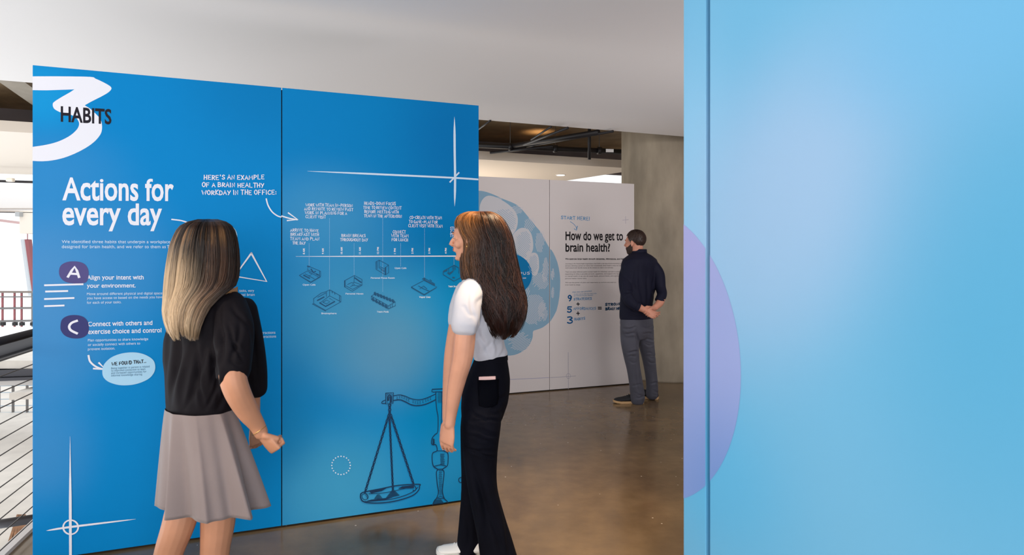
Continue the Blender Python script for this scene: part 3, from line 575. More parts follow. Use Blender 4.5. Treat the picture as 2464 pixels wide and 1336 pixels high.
# dotted ring and the balance scales
B.xf = None
B.new()
for i in range(20): a = 2*math.pi*i/20; B.ellipse(820.5+22.3*math.cos(a), 1120+22*math.sin(a), 1.7, 1.7, n=8)
B.done('dotted_ring', INKM)
B.xf = lambda x, y: (850+x/4.4536, 930+y/4.4536)
B.new()
def S(p, w=1.5, sm=5, closed=False): B.line(p, w, sm, closed=closed)
S([(348, 72), (430, 66), (426, 180), (348, 190), (348, 72)], 1.8, 0); S([(362, 84), (416, 80), (414, 172), (364, 178), (362, 84)], .9, 0)
S([(370, 150), (372, 110), (385, 92), (400, 98), (406, 120), (404, 170)], 2.4); S([(380, 150), (384, 115), (395, 118), (394, 200)], 1.6)
S([(345, 146), (312, 160), (305, 178), (330, 182), (348, 176)], 1.8)
S([(430, 100), (500, 90), (560, 105), (620, 130), (700, 142), (780, 125), (885, 78)], 1.6); S([(430, 150), (500, 143), (560, 165), (620, 195), (690, 205), (780, 188), (885, 140)], 2.2)
S([(845, 30), (975, 24)], 1.8, 0); S([(845, 30), (840, 50), (860, 60), (885, 56), (975, 56)], 1.6, 0)
S([(885, 60), (885, 140), (895, 250), (908, 330), (905, 480), (880, 510)], 1.7); S([(950, 60), (950, 200), (946, 330), (942, 480), (975, 540)], 1.4)
S([(880, 510), (845, 555), (838, 610), (860, 625), (880, 622), (895, 650), (895, 690), (850, 715), (845, 790), (860, 855), (905, 890), (890, 920), (900, 1050), (912, 1130), (895, 1190), (865, 1230), (848, 1270)], 2.0)
S([(975, 540), (985, 600), (968, 650), (970, 690), (1012, 715), (1015, 800), (1005, 850), (955, 888), (972, 920), (960, 1050), (955, 1130), (975, 1200), (1000, 1225), (1012, 1245)], 2.0)
S([(895, 690), (970, 690)], 1.4, 0); S([(870, 855), (930, 840), (990, 850)], 1.6); S([(905, 888), (957, 886)], 2, 0); S([(897, 1200), (975, 1200)], 1.6, 0); S([(905, 1190), (935, 1178), (965, 1192)], 1.2)
for k in range(16): y = 722+k*8; S([(935+random.randint(-4, 4), y), (972+random.randint(-6, 8), y)], .9, 0)
for k in range(26): y = 900+k*10.5; S([(915+random.randint(0, 6), y), (948+random.randint(-4, 6), y)], .9, 0)
for k in range(12): y = 70+k*9; S([(905, y), (945, y)], .8, 0)
for k in range(14): S([(850, 560+k*4.5), (866+k % 5*2, 560+k*4.5)], .8, 0)
for k in range(9): S([(870-k*2, 1215+k*6), (940+k*4, 1212+k*5)], .8, 0)
S([(1185, 985), (1150, 975), (1128, 995), (1140, 1025), (1165, 1028)], 1.8); S([(1160, 985), (1165, 1020), (1190, 1060)], 1.8)
for i, (x, y) in enumerate(((470, 122), (495, 112), (520, 110), (545, 120), (570, 135), (592, 145), (640, 160), (665, 168), (690, 172), (715, 168), (745, 160), (775, 148), (800, 138), (825, 128))):
    S([(x-7, y-12), (x+6, y-8), (x-5, y+10), (x+8, y+14)], .9, 0)
def chain(p0, p1, n, r=7):
    p0, p1 = Vector(p0), Vector(p1); d = p1-p0; a = math.atan2(d.y, d.x)
    for i in range(n):
        q = p0+d*((i+.5)/n); B.ellipse(q.x, q.y, d.length/n*.62, r*(.95 if i % 2 == 0 else .5), n=12, fill=False, w=2.0 if i % 2 == 0 else 2.6, rot=a)
chain((390, 190), (390, 310), 5, 14)
chain((382, 300), (125, 1135), 30, 10); chain((388, 330), (425, 1110), 34, 8); chain((400, 300), (645, 1045), 28, 10)
S([(80, 1150), (120, 1130), (300, 1095), (480, 1060), (700, 1048), (708, 1070), (700, 1110), (640, 1165), (520, 1210), (380, 1240), (220, 1250), (110, 1235), (78, 1190), (80, 1150)], 2.6)
S([(90, 1165), (130, 1145), (160, 1185), (130, 1215), (100, 1200), (90, 1165)], 1.4); S([(110, 1235), (250, 1225), (420, 1205), (560, 1165), (650, 1120), (690, 1080)], 1.8)
S([(165, 1150), (330, 1140), (500, 1105), (650, 1068)], 1.4); S([(640, 1060), (660, 1070), (672, 1095), (655, 1118), (640, 1110)], 1.8)
for k in range(12): S([(170+k*2, 1120+k*2.2), (360-k*5, 1085+k*3)], .9, 0)
for k in range(10): S([(520-k*4, 1075+k*2), (640+k, 1058+k*3.4)], .9, 0)
for k in range(10): S([(410-k*7, 1115+k*9), (440+k*6, 1112+k*6)], 1.1, 0)
for k in range(7): S([(255-k*5, 1160+k*7), (280+k*6, 1156+k*8)], 1.0, 0)
for k in range(8): S([(150+k*6, 1225-k*1.5), (320+k*14, 1218-k*4)], .8, 0)
for k in range(6): S([(120+k*6, 1150+k*10), (150+k*2, 1148+k*12)], .8, 0)
B.done('balance_scales_print', NAVY, 'navy line engraving of balance scales')

# ================================================================ WHITE WALL
WT = 6.448; wplane = Plane(uv(0, WT, 0), U, -V)
ws = lambda px: (wplane.hit(px, 700)-wplane.p0).dot(U)
wall2 = empty('exhibit_wall', uv(ws(1322), WT, 0)); tag(wall2, 'freestanding white exhibit wall with a blue brain print in front of the man', 'display wall')
WMAT = mat('white_panel_print', srgb(226, 218, 217), .6, spec=.3, bump=.02, bscale=200)
def panel_w(s0, s1, z1=2.39):
    g = Geo(); g.box(uv(s0, WT, .012), U*(s1-s0), V*.035, ZV*(z1-.012)); return build('panel', g, WMAT, wall2, bevel=.0015)
s_m = ws(1322.5); s_e = ws(1526)
pC = panel_w(s_m-1.148, s_m-.003); pD = panel_w(s_m+.003, s_e)
g = Geo(); g.box(uv(s_m-1.14, WT+.036, 0), U*(s_e-s_m+1.14-.002), V*.07, ZV*2.375); build('frame', g, PANEL_BACK, wall2)
STEEL = mat('steel_blue_print', srgb(140, 178, 204), .6, spec=.15); HATCH = mat('pale_hatch_print', srgb(214, 214, 220), .6, spec=.15); DEEP = mat('deep_blue_disc_print', srgb(4, 124, 184), .6, spec=.15)
SKY = mat('mid_blue_pen_print', srgb(92, 150, 196), .6, spec=.15); PEN = mat('dark_blue_pen_print', srgb(14, 92, 150), .6, spec=.15); BODY = mat('grey_body_print', srgb(124, 116, 118), .6, spec=.15); TITLE = mat('black_title_print', srgb(34, 28, 32), .6, spec=.15)
C = Art(wplane, .0006, pC)
outline = [(v[0], v[1]) for v in catmull([(1128, 470), (1140, 462), (1153, 459), (1170, 462), (1189, 469), (1211, 479), (1236, 489), (1252, 500), (1271, 522), (1286, 541), (1302, 560), (1313, 581), (1321.5, 596)], 3)]
outline += [(v[0], v[1]) for v in catmull([(1321.5, 776), (1312, 784), (1302, 790), (1284, 796)], 3)] + [(v[0], v[1]) for v in catmull([(1282, 800), (1281, 814), (1271, 834), (1252, 849), (1227, 856), (1190, 852), (1160, 840), (1130, 800)], 3)]
C.new().poly(outline).done('brain_print', STEEL)
C.new().poly([(1154, 500), (1163, 478), (1180, 471), (1208, 482), (1234, 502), (1246, 526), (1240, 556), (1216, 574), (1182, 560), (1156, 540)], 4)
C.poly([(1231, 572), (1247, 552), (1263, 549), (1277, 560), (1283, 586), (1280, 607), (1264, 628), (1249, 614), (1236, 600)], 4).poly([(1268, 628), (1280, 609), (1294, 614), (1297, 645), (1287, 664), (1272, 650)], 4).done('brain_fold', HATCH)
C.new()
def hatch(art, cx, cy, rx, ry, n, ang, w=.9, L=1.0):
    d = Vector((math.cos(ang), math.sin(ang))); nn = Vector((-d.y, d.x))
    for i in range(n):
        k = -1+2*(i+.5)/n; l = math.sqrt(max(0, 1-k*k))*random.uniform(.6, 1)*L
        c0 = Vector((cx, cy))+Vector((nn.x*k*rx, nn.y*k*ry)); a = c0-Vector((d.x*rx, d.y*ry))*l; b = c0+Vector((d.x*rx, d.y*ry))*l
        art.line([tuple(a), tuple((a+b)/2+nn*.6), tuple(b)], w)
for q in ((1300, 676, 20, 22, 13, -.9), (1285, 745, 30, 38, 22, .55), (1262, 700, 14, 30, 8, -.8), (1250, 822, 28, 24, 14, -.5), (1300, 580, 12, 30, 9, .95), (1275, 540, 14, 18, 8, .9), (1240, 505, 22, 10, 7, .6), (1312, 650, 8, 32, 9, .8), (1190, 480, 20, 6, 5, .4), (1240, 585, 8, 20, 5, -1), (1306, 750, 12, 24, 10, -.9)): hatch(C, *q, w=1.3)
C.done('brain_hatching', HATCH)
C.new()
for q in ((1210, 535, 34, 34, 17, .65), (1258, 588, 22, 34, 16, .6), (1283, 636, 12, 24, 11, .6)): hatch(C, *q, w=1.0)
C.done('brain_hatching', STEEL)
C.new().ellipse(1229, 661, 51, 50, n=60).done('printed_disc', DEEP)
C.new().hand('CAMPUS', 1218, 663, 1275, 6, 1.2, y1=660).text('explore', 1232, 671, 1256, 4).text('now', 1258, 671, 1266, 4, bold=.012).text('our floors', 1222, 677, 1256, 3.6).text('by brain', 1226, 684, 1258, 3.6).line([(1234, 648), (1241, 655)], 1.5).done('disc_lettering', INK)
C.new().line([(1130, 918), (1321, 909)], 1.3).done('registration_line', mat('lilac_line_print', srgb(176, 172, 200), .6, spec=.15))
D = Art(wplane, .0006, pD)
D.new().poly([(1323.6, 599), (1327, 602), (1331, 608), (1336, 618), (1341, 631), (1344.5, 645), (1347, 660), (1348, 676), (1347.6, 695), (1346, 714), (1343, 732), (1339, 748), (1333, 760), (1323.6, 775)]).done('brain_print', STEEL)
D.new()
for q in ((1330, 704, 4, 14, 7, .5), (1330, 660, 4, 14, 5, 1.0)): hatch(D, *q, w=1.2)
D.done('brain_hatching', HATCH)
D.xf = lambda x, y: (1340+x/4.6055, 500+y/4.6055)
D.new().hand('START HERE!', 45, 125, 365, 36, 1.6, y1=142).line([(148, 155), (185, 180), (212, 215), (218, 245)], 1.3, 4).line([(193, 235), (216, 250), (226, 205)], 2).done('handwritten_note', SKY)
D.new().text('How do we get to', 95, 358, 732, 92, y1=362, bold=.022).text('brain health?', 95, 486, 590, 88, y1=486, bold=.022).done('heading_lettering', TITLE)
D.new().text('We exercise brain health through Strategies, Affordances, and Habits.', 92, 577, 770, 18, bold=.02).done('subheading_lettering', TITLE)
D.new()
rows = ['According to the World Health Organization, brain health is the state of brain functioning across', 'domains allowing a person to realize their full potential. Brain health is what we can all', 'work toward over the life course, by the choices we make in our everyday.', '',
 'There are many different paths to brain health for individuals, and each is unique in', 'expanding on what is possible at work: capabilities, and support of a team as a', 'or mental health. It can also be social health, physical health, and cognitive or', 'personal healthy routine habits.', '', 'We use the power of place and experience to nurture and improve', 'brain health by design.']
ys = [628, 651, 674, 0, 718, 742, 766, 791, 0, 836, 862]; xe = [735, 728, 625, 0, 720, 735, 722, 330, 0, 656, 262]
for r, y, x in zip(rows, ys, xe):
    if r: D.text(r, 92, y, x, 13, y1=y-(x-92)*.006)
D.done('body_text', BODY)
D.new().hand('9', 118, 1030, 166, 66, 3.2).hand('5', 112, 1155, 168, 60, 3.2).hand('3', 112, 1280, 178, 70, 3.2).done('handwritten_numeral', PEN)
D.new().hand('STRATEGIES', 186, 1028, 384, 26, 1.4, y1=1018).hand('AFFORDANCES', 184, 1132, 432, 26, 1.3, y1=1128).hand('HABITS', 194, 1250, 312, 26, 1.4, y1=1240)
D.text('that you can practice', 170, 944, 385, 15, y1=930).text('on your own or with your team today', 186, 965, 440, 12, y1=955).text('to boost brain health', 186, 982, 400, 12, y1=975).done('handwritten_note', SKY)
D.new().hand('STRONG', 536, 1088, 712, 26, 2.2, y1=1078).hand('BRAIN HEALTH', 540, 1134, 800, 26, 2.2, y1=1122).done('handwritten_note', mat('ink_blue_print', srgb(30, 68, 100), .6, spec=.15))
D.new().hand('+', 216, 1086, 254, 42, 2.2).hand('+', 216, 1192, 254, 42, 2.2).hand('=', 455, 1136, 495, 50, 2.2).done('printed_operator', BLK)
D.xf = None
D.new().line([(1323.6, 909), (1385, 905)], 1.2).line([(1367, 848), (1367.5, 936)], 1.2).ellipse(1367.5, 905, 5, 6, n=20, fill=False, w=1).line([(1498, 530), (1512, 529)], 1).line([(1505, 521), (1505, 538)], 1).done('registration_mark', mat('faint_line_print', srgb(184, 178, 190), .6, spec=.15))

# ================================================================ NEAR WALL at the right
RY = 2.0; E0 = Vector((ray(1645, 0).x*RY, RY, 0)); rd = -V; rn = -U
rplane = Plane(E0, rd, rn)
wall3 = empty('exhibit_wall', E0); tag(wall3, 'pale sky blue exhibit wall nearest the camera with a lavender circle', 'display wall')
rs = lambda px: (rplane.hit(px, 700)-rplane.p0).dot(rd)
RB = srgb(118, 186, 222); LAV = srgb(162, 196, 228); CY = srgb(88, 172, 212)
items = [(1660, 480, .35, .8, srgb(164, 210, 240), .6), (1950, 420, .75, .55, LAV, .95), (1800, 640, .5, .5, LAV, .7), (2440, 700, .5, .9, CY, .8), (2300, 60, .5, .3, srgb(116, 186, 228), .6), (1720, 1150, .5, .4, srgb(98, 184, 226), .8)]
s1 = rs(1703)
pE = blob_panel('near_wall_a', 0, s1-.010, items, RB, wall3, rplane, .012, 2.45)
pF = blob_panel('near_wall_b', s1+.010, s1+1.22, items, RB, wall3, rplane, .012, 2.45)
g = Geo(); g.box(E0+rd*(s1+1.226)-rn*.035+ZV*.012, rd*1.22, rn*.035, ZV*2.44); build('panel', g, mat('sky_blue_panel', RB, .55), wall3, bevel=.0015)
g = Geo(); g.box(E0+rd*.006-rn*.1, rd*(s1+2.43), rn*.064, ZV*2.44); build('frame', g, mat('deep_blue_frame', srgb(10, 84, 130), .5), wall3)
# circle printed over both panels
h0 = rplane.hit(1645, 540); h1 = rplane.hit(1645, 1200); hr = rplane.hit(1783, 868)
zc = (h0.z+h1.z)/2; hh = (h0.z-h1.z)/2; sr = (hr-E0).dot(rd); cs = (sr*sr-hh*hh)/(2*sr); R = sr-cs
LV = mat('lavender_print', srgb(168, 164, 210), .55, spec=.35); LV2 = mat('lavender_print_deep', srgb(130, 146, 206), .55, spec=.35)
for pn, a, b in ((pE, .0005, s1-.0105), (pF, s1+.0105, sr)):
    P = []
    for i in range(61):
        s = a+(b-a)*math.sin(math.pi/2*i/60); P.append((s, zc+math.sqrt(max(0, R*R-(s-cs)**2))))
    for i in range(60, -1, -1):
        s = a+(b-a)*math.sin(math.pi/2*i/60); P.append((s, zc-math.sqrt(max(0, R*R-(s-cs)**2))))
    if pn is pF: P.pop(61)
    g = Geo(); g.flatart = True
    tri = tessellate_polygon([[Vector((x, y, 0)) for x, y in P]]); g.add([E0+rd*x+ZV*y+rn*.0006 for x, y in P], tri)
    mm = mat('lavender_circle', srgb(172, 172, 216), .55, spec=.35)
    blobs(mm, srgb(158, 170, 220), [(E0+rd*.25+ZV*.75-wloc(pn), rd, .6, .55, srgb(112, 148, 210), .9), (E0+rd*.0+ZV*1.6-wloc(pn), rd, .4, .4, srgb(172, 170, 220), .8)])
    build('printed_circle', g, mm, pn)
# ================================================================ PEOPLE
SKIN = mat('skin', srgb(198, 140, 108), .5, var=.06, vscale=14, bump=.08, bscale=220, spec=.4)
SKIN2 = mat('fair_skin', srgb(208, 150, 122), .5, var=.06, vscale=14, bump=.08, bscale=220, spec=.4)
SKIN3 = mat('ruddy_skin', srgb(204, 142, 118), .5, var=.08, vscale=14, bump=.08, bscale=220, spec=.4)
LIPM = mat('lip', srgb(186, 92, 88), .4); EYEW = mat('eye_white', srgb(232, 228, 224), .2); IRIS = mat('iris', srgb(58, 40, 28), .2)
GOLD = mat('gold', srgb(232, 190, 120), .25, metal=1)
class Person:
    def __init__(self, D, fwd, px0, label):
        self.D, self.k = D, D/F; self.f = Vector((*fwd, 0)).normalized(); self.r = Vector((self.f.y, -self.f.x, 0))
        b = at(px0, 700, D); self.e = empty('person', (b.x, b.y, 0)); tag(self.e, label, 'person')
    def P(self, px, py, dy=0.0): return at(px, py, self.D+dy)
    def ring(self, L, R, y, rho, dy=0.0, n=28, mod=None, f=None, tilt=0.0, sup=1.0):
        """horizontal section whose outline spans pixels L..R at row y; rho = depth / width of the body"""
        f = f or self.f; r = Vector((f.y, -f.x, 0)); hw = (R-L)/2*self.k; a = hw/math.sqrt(r.x**2+(rho*f.x)**2); c = self.P((L+R)/2, y, dy); out = []
        for j in range(n):
            t = 2*math.pi*j/n; m = 1+(mod(t) if mod else 0); ct, st = math.cos(t), math.sin(t)
            if sup != 1.0: ct, st = math.copysign(abs(ct)**sup, ct), math.copysign(abs(st)**sup, st)
            q = c+(r*ct*a+f*st*a*rho)*m; q.z += tilt*ct*a; out.append(q)
        return out
    def limb(self, g, pts, n=16, **kw):
        g.tube([self.P(x, y, d) for x, y, d, r in pts], [r*self.k for x, y, d, r in pts], n, rnd=True, **kw)
    def limbs(self, g, pts, k=5, n=16, **kw):
        A = catmull([(x, y, d) for x, y, d, r in pts], k); R = catmull([(r, 0, 0) for x, y, d, r in pts], k)
        g.tube([self.P(*a) for a in A], [q.x*self.k for q in R], n, rnd=True, **kw)
def head_geo(g, C, f, s=1.0, jaw=1.0, nose=1.0, neck=None):
    """C = centre of the head at eye height"""
    r = Vector((f.y, -f.x, 0)).normalized(); up = ZV
    L = lambda x, y, z: C+(r*x+f*y+up*z)*s
    g.ell(L(0, -.012, .028), r*.074*s, f*.093*s, up*.083*s, 24, 16)
    rows = [(.045, .066, .084, 0), (.028, .066, .087, 0), (.012, .064, .081, 0), (-.004, .0645, .079, 0), (-.022, .062, .083, 0), (-.04, .056*jaw, .083, .0), (-.058, .050*jaw, .082, .0), (-.074, .044*jaw, .077, .005), (-.09, .035*jaw, .076, .015), (-.104, .023*jaw, .072, .028), (-.112, .010*jaw, .062, .036)]
    rings = []
    for z, w, fr, bk in rows:
        ring = []
        for j in range(28):
            t = 2*math.pi*j/28; cx, sy = math.cos(t), math.sin(t)
            y = bk-.02+(fr-bk+.02)*(abs(sy)**.8) if sy >= 0 else bk-.02+sy*(.05-bk)
            ring.append(L(cx*w, y, z))
        rings.append(ring)
    g.loft(rings)
    g.tube([L(0, .078, .016), L(0, .088, .0), L(0, .099, -.018), L(0, .105*nose, -.027), L(0, .094, -.036)], [.0075*s, .008*s, .0105*s, .0115*s, .007*s], 12, rnd=True)
    for q in (-1, 1):
        g.ell(L(q*.010, .093, -.031), r*.0075*s, f*.010*s, up*.007*s, 10, 8)
        g.ell(L(q*.030, .079, .021), r*.020*s, f*.009*s, up*.006*s, 10, 8)           # brow
        g.ell(L(q*.031, .069, .003), r*.015*s, f*.012*s, up*.0095*s, 12, 8)          # eyelid
        g.ell(L(q*.043, .054, -.028), r*.016*s, f*.020*s, up*.022*s, 12, 8)          # cheek
        g.ell(L(q*.075, -.010, -.006), (r*.007+f*.004*q)*s, (f*.016-up*.003)*s, up*.031*s, 14, 10)
        g.ell(L(q*.074, -.006, -.034), r*.006*s, f*.008*s, up*.008*s, 10, 8)
    g.ell(L(0, .084, -.050), r*.021*s, f*.008*s, up*.0048*s, 14, 8); g.ell(L(0, .083, -.0605), r*.019*s, f*.0085*s, up*.006*s, 14, 8)
    g.ell(L(0, .072, -.096), r*.015*s, f*.012*s, up*.012*s, 12, 8)
    if neck: g.tube([L(0, -.030, -.02), L(0, -.032, -.07)]+[Vector(q) for q, _ in neck], [.054*s, .052*s]+[q for _, q in neck], 20)
    return L
def face_parts(p, L, f, s, brow=None, lips=True):
    r = Vector((f.y, -f.x, 0)).normalized()
    for q in (-1, 1):
        g = Geo(); g.ell(L(q*.031, .0685, .003), r*.0125*s, f*.0132*s, ZV*.0066*s, 14, 10); e = build('eye', g, EYEW, p.e, smooth=True)
        g = Geo(); g.ell(L(q*.031, .0788, .003), r*.0055*s, f*.004*s, ZV*.0055*s, 12, 8); build('iris', g, IRIS, e, smooth=True)
        if brow:
            g = Geo(); g.tube([L(q*.014, .0885, .024), L(q*.030, .0875, .029), L(q*.048, .074, .023)], [.0028*s, .003*s, .0012*s], 6); build('eyebrow', g, brow, p.e)
    if lips:
        g = Geo(); g.ell(L(0, .0865, -.0515), r*.019*s, f*.007*s, ZV*.0036*s, 14, 8); g.ell(L(0, .0858, -.059), r*.017*s, f*.0075*s, ZV*.0046*s, 14, 8); build('lips', g, LIPM, p.e, smooth=True)
def hand_geo(g, W, d, nrm, side, s=1.0, curl=(25, 30, 20), spread=1.0, thumb=(.7, .5), fist=False):
    """W wrist, d along the hand, nrm the way the palm faces, side towards the thumb"""
    d = Vector(d).normalized(); nrm = Vector(nrm); nrm = (nrm-d*nrm.dot(d)).normalized(); side = Vector(side); side = (side-d*side.dot(d)-nrm*side.dot(nrm)).normalized()
    rings = []
    for t, w, th in ((-.012, .024, .018), (0, .026, .017), (.02, .033, .016), (.05, .041, .015), (.078, .043, .013), (.09, .040, .011)):
        c = W+d*t*s; rings.append([c+side*math.cos(a)*w*s+nrm*math.sin(a)*th*s for a in [2*math.pi*j/18 for j in range(18)]])
    g.loft(rings)
    for i, (off, Ls) in enumerate(((.031, .070), (.0105, .079), (-.0105, .073), (-.031, .057))):
        b = W+(d*(.082-abs(off)*.12)+side*off)*s; dd = (d+side*off*3.0*spread).normalized(); pts = [b-dd*.012*s, b]; ang = 0; q = b
        for k, seg in enumerate((.43, .32, .25)):
            ang += math.radians(curl[k]*(1+.12*i)); v = dd*math.cos(ang)+nrm*math.sin(ang); q = q+v*Ls*seg*s; pts.append(q)
        g.tube(pts, [.0088*s, .0088*s, .0082*s, .0076*s, .0068*s], 10, rnd=True)
    b = W+(d*.022+side*.026)*s; t1 = (side*thumb[0]+d*.75+nrm*thumb[1]).normalized(); t2 = (side*thumb[0]*.3+d+nrm*thumb[1]*1.2).normalized()
    if fist: t1 = (side*.25+d*.9+nrm*.55).normalized(); t2 = (nrm*.75-side*.75+d*.1).normalized()
    g.tube([b-t1*.01*s, b, b+t1*.038*s, b+t1*.038*s+t2*.028*s, b+t1*.038*s+t2*.05*s], [.013*s, .014*s, .0115*s, .0098*s, .0082*s], 12, rnd=True)
def shoe(name, p, heel, d, L, mu, ms, w=.048, h=.085, lift=0.0, parent=None, laces=None, low=False):
    d = Vector(d).normalized(); sd = Vector((d.y, -d.x, 0)); heel = Vector((heel[0], heel[1], lift)); root = empty(name, heel); root.parent = p.e; root.location = heel-Vector(p.e.location)
    g = Geo(); rings = []
    prof = [(0, .5, .55), (.03, .72, .9), (.12, .8, 1.0), (.28, .78, .98), (.42, .80, .80), (.58, .95, .62), (.74, 1.0, .50), (.88, .88, .42), (.96, .62, .33), (1.0, .3, .2)]
    for t, ww, hh in prof:
        ring = []
        for j in range(20):
            a = 2*math.pi*j/20; x = math.cos(a)*w*ww; z = (math.sin(a)*.5+.5); z = .018+z*h*hh*(1-.25*abs(math.cos(a))) ; ring.append(heel+d*t*L+sd*x*(1-.25*max(0, math.sin(a))*(t < .5))+ZV*z)
        rings.append(ring)
    g.loft(rings); build('upper', g, mu, root, smooth=True)
    g = Geo(); rings = []
    for t, ww in ((-.015, .45), (.0, .7), (.06, .86), (.3, .86), (.45, .86), (.6, 1.0), (.75, 1.06), (.9, .92), (.98, .62), (1.02, .3)):
        c = heel+d*t*L; zz = .0 if t < .8 else (t-.8)*.05; rings.append([c+sd*w*ww+ZV*zz, c+sd*w*ww*1.02+ZV*(.024+zz), c-sd*w*ww*1.02+ZV*(.024+zz), c-sd*w*ww+ZV*zz])
    g.loft(rings); build('sole', g, ms, root, bevel=.003)
    if laces:
        for k in range(4):
            t = .42+k*.07; c = heel+d*t*L+ZV*(.02+h*(.80-.09*k)); g = Geo(); g.tube([c-sd*w*.5-ZV*.012, c+ZV*.004, c+sd*w*.5-ZV*.012], .003, 6); build('lace', g, laces, root)
    return root
def strands(g, p, table, dyt, n, colf, rw=(.0022, .004), th=(-.08, math.pi+.08), y0=None, y1=None, wav=.02, wf=9, out=.004, steps=16, seed=1, endvar=40, jit=.0, flat=.5, clumps=70):
    """locks of hair lying on the hair's surface; table rows (y, L, R), dyt rows (y, centre depth, half depth)"""
    rg = random.Random(seed); ya, yb = table[0][0], table[-1][0]
    cl_ = [(rg.uniform(*th), rg.uniform(-1, 1), rg.uniform(0, 6.28), rg.uniform(.3, 1), rg.uniform(.75, 1.25), rg.random(), rg.uniform(0, 1)) for _ in range(clumps)]
    for i in range(n):
        ck = cl_[i % clumps]; t0 = ck[0]+rg.gauss(0, .045); a = rg.uniform(0, .45)**1.3 if rg.random() < .55 else 0.0; b = yb-(ck[5]*.8+rg.random()*.2)*endvar; s0 = ya+(yb-ya)*a+1
        if b-s0 < 40: continue
        ph = ck[2]+rg.gauss(0, .25); am = ck[3]*wav; fr = wf*ck[4]; ou = (ck[6]+rg.uniform(-.5, .3))*out; rad = rg.uniform(*rw); pts = []; rr = []; cl = []; jj = rg.uniform(-1, 1); lev = max(-1, min(1, ck[1]+rg.gauss(0, .3)))
        for k in range(steps+1):
            u = (k/steps)**1.4; y = s0+(b-s0)*u; Lx, Rx = lerpt(table, y); cd, hd = lerpt(dyt, y); t = t0+am*math.sin(fr*u+ph)*(.3+u)+.05*jj*u
            hw = (Rx-Lx)/2; cx = (Lx+Rx)/2; x = cx-math.cos(t)*(hw+ou/p.k); pts.append(p.P(x, y, cd-math.sin(t)*(hd+ou))); rr.append(rad*(1-.75*max(0, (u-.7)/.3))*(min(1, .5+u*6))); cl.append(colf(x, y, lev, math.cos(t)))
        g.tube(pts, rr, 4, flat=flat, cols=cl)
def hair_shell(g, p, table, dyt, colf, n=40, steps=40, inset=1.0):
    ya, yb = table[0][0], table[-1][0]; b = len(g.v)
    rings = []; 
    for k in range(steps+1):
        y = ya+(yb-ya)*(k/steps)**1.6; L, R = lerpt(table, y); cd, hd = lerpt(dyt, y); L += inset; R -= inset
        if k == 0: m = (L+R)/2; L, R, hd = m-(R-L)*.15, m+(R-L)*.15, hd*.3
        rings.append([p.P((L+R)/2-math.cos(2*math.pi*j/n)*(R-L)/2, y, cd-math.sin(2*math.pi*j/n)*hd) for j in range(n)])
        g.c += [colf((L+R)/2-math.cos(2*math.pi*j/n)*(R-L)/2, y, -.5, math.cos(2*math.pi*j/n)) for j in range(n)]
    g.loft(rings)
def mixc(a, b, t): t = max(0, min(1, t)); return tuple(x+(y-x)*t for x, y in zip(a, b))
def sm(a, b, x): t = max(0, min(1, (x-a)/(b-a))); return t*t*(3-2*t)
HAIRM = mat('hair', (1, 1, 1, 1), .38, attr=True, bump=.25, bscale=120, stretch=(6, 6, .5), spec=.45)

# ---------------------------------------------------------------- woman in black top and taupe skirt
w1 = Person(2.6, (.55, .83), 505, 'woman with dark-to-blonde straight hair, loose black top and taupe pleated skirt')
fh = Vector((.82, .57, 0)).normalized()
g = Geo(); C1 = w1.P(497, 606, .02)
L1 = head_geo(g, C1, fh, 1.0, .95, neck=[(w1.P(490, 690, .02), .05), (w1.P(486, 725, .03), .07)])
g.loft([w1.ring(450, 530, 700, .6, .02), w1.ring(425, 560, 728, .42, .02), w1.ring(408, 578, 765, .45, .02), w1.ring(402, 588, 850, .6, .02), w1.ring(408, 572, 920, .62, .02), w1.ring(408, 560, 980, .62, .02), w1.ring(402, 572, 1050, .62, .02), w1.ring(404, 572, 1110, .6, .02)])
RIGHT = [(552, 750, -.05, 22), (560, 800, -.11, 22), (560, 860, -.155, 27), (560, 905, -.18, 29), (572, 945, -.17, 28), (596, 990, -.13, 24), (618, 1022, -.10, 18), (628, 1042, -.09, 16)]
w1.limbs(g, RIGHT)
w1.limbs(g, [(570, 755, .12, 20), (600, 830, .21, 20), (610, 890, .25, 22), (606, 950, .30, 22), (612, 1020, .32, 15)])
hand_geo(g, w1.P(630, 1046, -.09), (.62, .1, -.78), (.45, .75, .3), (.55, -.6, .4), .98, curl=(78, 88, 60), spread=.4, fist=True)
hand_geo(g, w1.P(613, 1026, .32), (.1, .1, -1), (-.8, .5, 0), (.3, .9, 0), .95, curl=(30, 30, 20))
w1.limbs(g, [(452, 1110, .02, 40), (448, 1190, .0, 40), (430, 1262, -.03, 37), (408, 1325, -.02, 33), (392, 1390, .02, 31), (372, 1450, .07, 21), (364, 1490, .08, 19)])
w1.limbs(g, [(528, 1110, .02, 42), (528, 1190, .02, 42), (524, 1262, .02, 39), (518, 1320, .02, 34), (514, 1385, .04, 32), (510, 1450, .05, 21), (508, 1480, .05, 19)])
for px, py, dy in ((364, 1492, .08), (508, 1484, .05)):
    q = w1.P(px, py, dy); q.z = max(q.z, .06); g.tube([q+Vector((-.02, -.03, 0)), q+Vector((.05, .07, -.025)), q+Vector((.09, .13, -.035))], [.032, .034, .026], 12, rnd=True)
bd1 = remesh('body', g, SKIN, w1.e, .0042, 3)
face_parts(w1, L1, fh, 1.0, mat('brown_brow', srgb(70, 50, 40), .7))
for (px, py, dy, dd) in ((364, 1492, .08, (.5, .85, 0)), (508, 1484, .05, (.45, .88, 0))):
    q = w1.P(px, py, dy); shoe('shoe', w1, (q.x-.02, q.y-.06, 0), dd, .25, mat('tan_leather', srgb(170, 120, 80), .5), mat('cream_sole', srgb(220, 205, 180), .7), h=.06)
